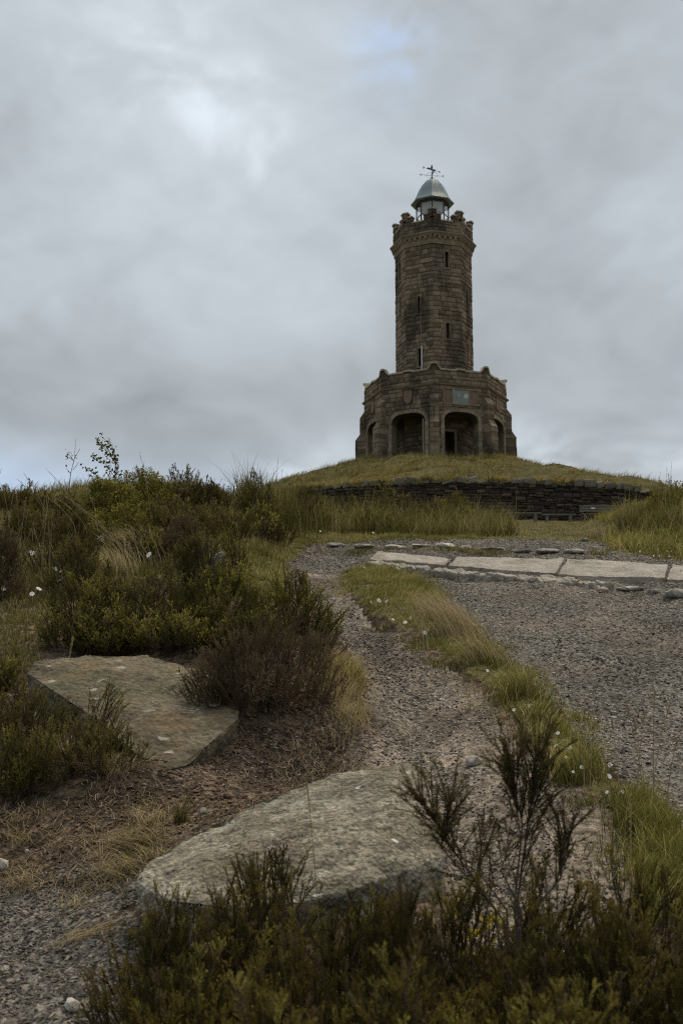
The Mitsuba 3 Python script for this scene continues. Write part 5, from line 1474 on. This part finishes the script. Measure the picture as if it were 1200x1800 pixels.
sapling('leafy birch sapling bent to the left on the left skyline',
        [[(200, 890, 20), (202, 840, 20), (203, 805, 20), (196, 782, 20), (176, 766, 20)], [(202, 840, 20), (186, 815, 20), (162, 800, 20)], [(200, 860, 20), (175, 840, 20), (152, 822, 20)], [(203, 815, 20), (190, 796, 20), (170, 774, 20)], [(202, 850, 20), (206, 825, 20), (200, 800, 20)]],
        {0: 6, 1: 3, 2: 6, 3: 3, 4: 2}, 'birch_leaf', 0.055, 5, 0.012, 330, 0.035)
sapling('almost bare thin sapling on the skyline left of the leafy birch',
        [[(119, 900, 18.5), (121, 860, 18.5), (124, 832, 18.5), (131, 806, 18.5), (133, 770, 18.5)], [(130, 812, 18.5), (125, 803, 18.5), (117, 795, 18.5)], [(131, 806, 18.5), (138, 793, 18.5), (141, 788, 18.5)], [(124, 832, 18.5), (118, 825, 18.5), (116, 821, 18.5)], [(128, 826, 18.5), (135, 818, 18.5), (138, 812, 18.5)]],
        {1: 3, 3: 9}, 'birch_leaf', 0.04, 6, 0.010, 26, 0.03)

# ------------------------------------------------------------------ stalks, tussocks, flowers
def stalk(px, py, Y, hpx, text, lean=0.1, az=0.0, head=0.16, group=None, thick=1.0, name='grass_stalk', mat='straw', in_bush=False):
    """A tall dry stalk with a seed head; px, py is its tip."""
    key = key_for(name)
    label(key, text, 'grass stalk', group)
    tip = P(px, py, Y)
    base = tip - np.array([lean * math.cos(az), lean * math.sin(az), 0]) * hpx * Y / FPX
    base[2] = min(Hm(base[0], base[1])[0], tip[2] - 0.05)
    if in_bush: base[2] = max(base[2], tip[2] - hpx * Y / FPX * 0.8)
    t = np.linspace(0, 1, 9)
    c = base + (tip - base) * np.stack([t ** 1.7, t ** 1.7, t], -1)
    m = tube(c, np.linspace(0.0022, 0.0011, 9) * thick, 4)
    uvc = random.random()
    scene[key + '__stem'] = mikit.ply(m, mat, uv=np.tile([[uvc, 0.5]], (len(m[0]), 1)))
    L = np.linalg.norm(tip - base) * head
    d = (c[-1] - c[-2]) / np.linalg.norm(c[-1] - c[-2])
    r = np.random.default_rng(hash_of(key))
    n = 40
    s = r.random(n)
    b = tip - d * L * s[:, None]
    o = r.normal(size=(n, 3)); o -= (o @ d)[:, None] * d; o /= np.linalg.norm(o, axis=1, keepdims=True)
    e = b + (d * 0.9 + o * 0.45) * (0.014 * thick)
    sd = np.cross(o, d) * 0.0026 * thick
    V = np.stack([b - sd, b + sd, e], 1).reshape(-1, 3)
    scene[key + '__seed_head'] = mikit.ply((V, np.arange(3 * n).reshape(-1, 3)), mat, uv=np.repeat(np.stack([r.random(n), s], -1), 3, 0))


ORD = 'leftmost second third fourth fifth sixth seventh eighth ninth tenth eleventh twelfth thirteenth fourteenth fifteenth sixteenth seventeenth eighteenth nineteenth twentieth'.split() + ['twenty-first', 'twenty-second', 'twenty-third', 'twenty-fourth', 'twenty-fifth', 'twenty-sixth']
def ranked(rows, text):
    """Gives every row (its first value the place across the photograph) a label that says which one it is."""
    rows = sorted(rows, key=lambda a: a[0])
    return [(a, text + ', ' + ('leftmost' if i == 0 else 'rightmost' if i == len(rows) - 1 else ORD[i] + ' from left')) for i, a in enumerate(rows)]


GA = 'tall dry stalks over the gravel at the right'
for (px, py, hp, ln), tx in ranked([(1150, 1215, 190, 0.05), (1133, 1250, 150, 0.12), (1113, 1262, 150, -0.1), (1098, 1230, 170, -0.15), (1178, 1235, 190, 0.2), (1074, 1262, 160, -0.06), (1045, 1270, 130, 0.1), (1190, 1300, 150, 0.15), (1028, 1228, 140, 0.05)], 'tall thin dry grass stalk against the gravel road'):
    stalk(px, py, 7.0, hp, tx, ln, 0.0, group=GA, thick=1.5)
stalk(1108, 1398, 5.6, 130, 'short stalk with a thick fawn seed head above the lower verge', 0.03, 0, 0.5, thick=1.7)
stalk(537, 1362, 4.3, 280, 'single pale grass stalk rising in front of the large boulder', -0.1, 0, 0.25)
stalk(745, 1545, 3.9, 90, 'bent brown stalk at the lower right corner of the large boulder', -0.6, 0, 0.4, thick=1.5)
GB = 'straw stalks on the bank lip'
for (px, py, hp), tx in ranked([(592, 1262, 110), (600, 1275, 95), (608, 1290, 80), (617, 1265, 105), (622, 1300, 70), (585, 1300, 70)], 'upright straw stalk on the bare bank lip behind the large boulder'):
    stalk(px, py, 8.7, hp, tx, 0.04, 0, 0.1, group=GB, thick=1.8)
GC = 'thin stalks on the left soil'
for (px, py, hp), tx in ranked([(245, 1300, 90), (262, 1355, 70), (268, 1365, 60)], 'fine stalk leaning over the soil below the sandstone slab'):
    stalk(px, py, 7.6, hp, tx, -0.35, 0, 0.1, group=GC, thick=1.3)
stalk(128, 1122, 9.9, 60, 'pale pinkish seed spray before the heather above the sandstone slab', 0.1, 0, 0.75, thick=2.6)
GD = 'straw stalks at the left edge'
rq = random.Random(21)
for (px, py, D, hp, ln), tx in ranked([(4 + 92 * rq.random() ** 0.9, 858 + 100 * rq.random(), 12.8 + 1.8 * rq.random(), 70 + 60 * rq.random(), rq.gauss(0.0, 0.14)) for q in range(26)], 'upright pale straw stalk among the heather at the left edge'):
    stalk(px, py, D, hp, tx, ln, 0, 0.18, group=GD, thick=1.3)
GE = 'drooping grasses over the dark heather'
for (px, py, ln), tx in ranked([(80, 872, -0.7), (100, 876, -0.7), (112, 871, -0.8), (128, 885, -0.75), (140, 895, -0.7), (155, 900, -0.6), (168, 915, -0.5)], 'pale seed stalk drooping to the left over the large dark bush'):
    stalk(px, py, 13.4, 80, tx, ln, 0, 0.4, group=GE, thick=1.4, in_bush=True)
GF = 'thin grass stems against the sky'
for (px, py, ln), tx in ranked([(30, 842, -0.8), (42, 832, -0.6), (80, 823, -0.9), (2, 825, 0.2), (245, 795, -0.3), (142, 845, -0.5)], 'thin dark grass stem showing against the sky at the left'):
    stalk(px, py, 17, 90, tx, ln, 0, 0.3, group=GF, thick=1.6)
GG = 'tall grass stems at the path bend'
for (px, py, D, ln), tx in ranked([(445 + 120 * rq.random(), 842 + 80 * rq.random() ** 1.3, 19.5 + 2.5 * rq.random(), rq.gauss(0, 0.16)) for q in range(22)], 'tall green grass stem at the bend of the path'):
    stalk(px, py, D, 70, tx, ln, 0, 0.25, group=GG, thick=1.5, mat='grass_bank')
GH = 'weed stems on the bank skyline'
for (px, py), tx in ranked([(489, 803), (482, 822), (496, 826), (457, 828), (470, 830)], 'slender weed stem on the skyline left of the mound'):
    stalk(px, py, 21.5, 70, tx, 0.1, 0, 0.5, group=GH + ' left of the mound', thick=1.8)
for (px, py), tx in ranked([(1100, 842), (1108, 835), (1172, 820), (1180, 812), (1160, 828)], 'slender weed stem on the skyline of the right bank'):
    stalk(px, py, 25, 70, tx, 0.1, 0, 0.5, group=GH + ' of the right bank', thick=1.8)


def tussock(px, py, n, h, w, mat, text, lean=(0.15, 0.8), wind=None, spread=0.06, seed=1, Y=None, cat='grass tussock'):
    r = np.random.default_rng(seed)
    g = G([px], [py])[0]
    if Y: g = P(px, py, Y); g[2] = Hm(g[0], g[1])[0]
    x, y = g[0] + r.normal(0, spread, n), g[1] + r.normal(0, spread, n)
    b = np.stack([x, y, Hm(x, y) - 0.01], -1)
    az = r.uniform(0, 2 * PI, n) if wind is None else wind + r.normal(0, 0.45, n)
    m = blades(b, r.uniform(0.55, 1.0, n) * h, np.full(n, w), az, r.uniform(*lean, n), 4, r)
    k = put('grass_tussock', m[:2], mat, uv=m[2])
    label(k, text, cat)


tussock(255, 955, 420, 0.75, 0.010, 'straw', 'pale windblown straw tussock on the left slope among white flowers', (0.4, 1.0), PI * 0.86, 0.16, 1, Y=15.2)
tussock(205, 985, 220, 0.55, 0.009, 'grass_dry', 'dry grass tussock beside the large dark heather bush', (0.3, 0.9), PI * 0.8, 0.14, 2, Y=14.2)
tussock(800, 1130, 300, 0.62, 0.008, 'straw', 'tall straw tussock leaning over the upper part of the verge', (0.3, 0.9), PI * 0.92, 0.16, 3)
tussock(770, 1095, 200, 0.5, 0.008, 'straw', 'dry tussock in the verge above the tall straw tussock', (0.3, 0.9), PI * 0.9, 0.14, 4)
tussock(850, 1180, 200, 0.44, 0.007, 'grass_dry', 'dry tussock in the verge below the tall straw tussock', (0.3, 0.9), PI * 0.9, 0.12, 5)
tussock(910, 1240, 420, 0.34, 0.0055, 'grass_verge', 'dark green tussock in the middle of the verge', (0.2, 1.0), None, 0.09, 6)
tussock(1010, 1370, 420, 0.34, 0.0055, 'grass_verge', 'green tussock with white flowers in the lower verge', (0.2, 1.0), None, 0.10, 7)
tussock(1140, 1480, 360, 0.30, 0.0055, 'grass_verge', 'large green tussock at the lower end of the verge', (0.2, 0.9), None, 0.11, 8)
tussock(1185, 1530, 320, 0.28, 0.0055, 'grass_verge', 'green tussock at the right edge above the heather', (0.2, 0.9), None, 0.11, 9)
tussock(1105, 945, 420, 1.05, 0.014, 'grass_bank', 'tall dark rush tussock in front of the slatted bench', (0.1, 0.6), None, 0.13, 10)
tussock(1052, 945, 200, 0.4, 0.014, 'grass_dry', 'pale grass tussock left of the tall rush tussock', (0.1, 0.7), None, 0.12, 11)
tussock(1160, 935, 360, 0.9, 0.014, 'grass_bank', 'tall grass tussock on the right bank', (0.1, 0.8), None, 0.35, 12)
tussock(490, 925, 420, 1.1, 0.012, 'grass_bank', 'tall green grass clump at the bend of the path', (0.05, 0.5), None, 0.30, 13)
tussock(540, 930, 320, 0.95, 0.012, 'grass_bank', 'tall green grass clump right of the bend of the path', (0.05, 0.5), None, 0.30, 14)
tussock(385, 1310, 70, 0.20, 0.004, 'grass_dry', 'small grass tuft at the right corner of the sandstone slab', (0.2, 1.2), None, 0.025, 15, Y=8.65)
tussock(455, 1240, 160, 0.22, 0.005, 'straw', 'pale dead grass tuft at the roots of the brown heather', (0.7, 2.2), None, 0.06, 16, Y=9.2)
tussock(510, 1225, 160, 0.22, 0.005, 'straw', 'pale dead grass tuft right of the roots of the brown heather', (0.7, 2.2), None, 0.07, 17, Y=9.4)
tussock(205, 1360, 200, 0.22, 0.0045, 'straw', 'pale dead grass tuft below the left side of the slab', (0.7, 2.2), None, 0.06, 18, Y=7.9)
tussock(255, 1480, 150, 0.18, 0.0045, 'grass_dry', 'yellowish grass tuft at the left edge of the large boulder', (0.7, 2.0), PI, 0.07, 19)
tussock(230, 1530, 130, 0.16, 0.0045, 'grass_dry', 'flattened grass tuft at the lower left tip of the large boulder', (0.8, 2.4), PI, 0.07, 20)
tussock(265, 1440, 120, 0.16, 0.0045, 'straw', 'dead grass tuft on the soil above the left edge of the boulder', (0.8, 2.4), None, 0.07, 21)
tussock(120, 1650, 110, 0.22, 0.004, 'straw', 'thin flattened straw tuft on the dark gravel', (1.5, 3.0), 0.2, 0.05, 22)
tussock(40, 1560, 140, 0.14, 0.004, 'grass_dry', 'small dry tuft at the left edge on the soil', (0.8, 2.2), None, 0.06, 23)
tussock(620, 1225, 260, 0.30, 0.006, 'grass_verge', 'green grass tuft hanging over the bank beside the path', (0.2, 1.2), None, 0.07, 24, Y=9.9)
tussock(585, 1200, 220, 0.30, 0.006, 'grass_dry', 'fawn grass tuft on the bank under the brown heather', (0.3, 1.3), None, 0.08, 25, Y=10.1)


tussock(786, 994, 60, 0.10, 0.006, 'grass_bank', 'small grass tuft in the joint between the first and second kerb stones', (0.2, 1.2), None, 0.03, 31)
tussock(978, 1011, 60, 0.10, 0.006, 'grass_bank', 'small grass tuft in the joint between the second and third kerb stones', (0.2, 1.2), None, 0.03, 32)
tussock(1168, 1022, 90, 0.12, 0.006, 'grass_verge', 'small grass tuft in the joint before the rightmost kerb stone', (0.2, 1.2), None, 0.04, 33)
tussock(940, 1036, 50, 0.08, 0.005, 'grass_bank', 'tiny weed tuft under the front edge of the second kerb stone', (0.2, 1.4), None, 0.05, 34)
tussock(1120, 1046, 70, 0.10, 0.005, 'grass_bank', 'tiny weed tuft beside the thin broken slab', (0.2, 1.4), None, 0.05, 35)


def flower(px, py, size, hs, text, group):
    key = key_for('white_flower')
    label(key, text, 'flower', group)
    D = G([px], [py])[0][1]
    g = G([px], [py + hs / D * FPX])[0]
    zt = P(px, py, g[1])[2]
    zt = max(zt, g[2] + 0.03)
    r = np.random.default_rng(hash_of(key))
    scene[key + '__stem'] = mikit.ply(tube([[g[0], g[1], g[2] - 0.01], [g[0] + 0.004, g[1], (g[2] + zt) / 2], [g[0], g[1], zt]], 0.0018, 3), 'twig_wood')
    parts = []
    R = size / 2 * g[1] / FPX * r.uniform(0.65, 1.15)
    nrm = np.array([r.normal(0, 0.6), -0.8 + r.normal(0, 0.35), 0.6]); nrm /= np.linalg.norm(nrm)
    a = np.cross(nrm, [1, 0, 0.1]); a /= np.linalg.norm(a); b = np.cross(nrm, a)
    c = np.array([g[0], g[1], zt])
    for q in range(9):
        t = q * 2 * PI / 9
        d = math.cos(t) * a + math.sin(t) * b; s = -math.sin(t) * a + math.cos(t) * b
        V = np.array([c + d * R * 0.1, c + d * R * 0.6 + s * R * 0.34 + nrm * R * 0.1, c + d * R, c + d * R * 0.6 - s * R * 0.34 + nrm * R * 0.1])
        parts.append((V, np.array([[0, 1, 2], [0, 2, 3]]), np.tile([[r.random(), 0.5]], (4, 1))))
    m = cat_mesh(parts)
    scene[key + '__petals'] = mikit.ply(m[:2], 'petal_white', uv=m[2])
    sp = trimesh.creation.icosphere(0, R * 0.13); sp.vertices = sp.vertices + c + nrm * R * 0.08
    scene[key + '__centre'] = mikit.ply(sp, 'flower_centre')


for (px, py), tx in ranked([(687, 1090), (721, 1085), (747, 1112), (831, 1134), (848, 1157), (857, 1179), (893, 1203), (904, 1248), (930, 1241), (641, 998), (699, 999), (652, 1059), (666, 1056), (679, 1057), (722, 1088), (691, 1089), (712, 1094)], 'small white flower in the upper part of the grass verge'):
    flower(px, py, 9, 0.12, tx, 'white flowers in the upper verge')
for (px, py), tx in ranked([(981, 1289), (978, 1311), (1002, 1315), (996, 1332), (1022, 1332), (1008, 1357), (1009, 1285), (1073, 1345), (1072, 1365), (1068, 1393), (1095, 1392), (1023, 1349)], 'small white flower in the lower part of the grass verge'):
    flower(px, py, 9, 0.12, tx, 'white flowers in the lower verge')
for (px, py), tx in ranked([(171, 932), (176, 947), (201, 936), (225, 961), (240, 965), (261, 975), (216, 947), (105, 1018), (97, 1000), (106, 1004), (54, 972), (55, 1044), (67, 1035), (5, 1035)], 'white flower head among the grass of the left slope'):
    flower(px, py, 14, 0.2, tx, 'white flowers on the left slope')
rfl = random.Random(3)
for (px, py), tx in ranked([(560 + rfl.random() * 215, 912 + rfl.random() * 26) for q in range(22)], 'tiny white flower at the foot of the bank below the wall'):
    flower(px, py, 4.5, 0.15, tx, 'white flowers below the wall')
for (px, py), tx in ranked([(1090 + rfl.random() * 100, 955 + rfl.random() * 24) for q in range(10)], 'tiny white flower in the short grass of the right bank'):
    flower(px, py, 4.5, 0.06, tx, 'white flowers on the right bank')
# a yellowing weed between the heather and the boulder's right end
key = key_for('weed_plant')
label(key, 'low weed with yellow leaves between the boulder and the tall sparse heather', 'plant')
parts = []
rr = np.random.default_rng(9)
g = P(855, 1595, 4.6); g[2] = Hm(g[0], g[1])[0]
for q in range(26):
    ph = rr.uniform(0, 2 * PI); l = rr.uniform(0.05, 0.09)
    d = np.array([math.cos(ph), math.sin(ph), rr.uniform(0.1, 0.9)]); d /= np.linalg.norm(d)
    s = np.cross(d, [0, 0, 1.0]); s /= np.linalg.norm(s)
    o = g + np.array([rr.normal(0, 0.06), rr.normal(0, 0.05), rr.uniform(0.02, 0.22)])
    V = np.array([o, o + d * l * 0.5 + s * l * 0.3, o + d * l, o + d * l * 0.5 - s * l * 0.3])
    parts.append((V, np.array([[0, 1, 2], [0, 2, 3]]), np.tile([[rr.random(), 0.5]], (4, 1))))
m = cat_mesh(parts)
scene[key + '__leaf'] = mikit.ply(m[:2], 'leaf_yellow', uv=m[2])
labels[key + '__leaf'] = {'kind': 'stuff'}
scene[key + '__stem'] = mikit.ply(tube([g - [0, 0, 0.05], g + [0.01, 0, 0.22]], 0.003, 4), 'twig_wood')
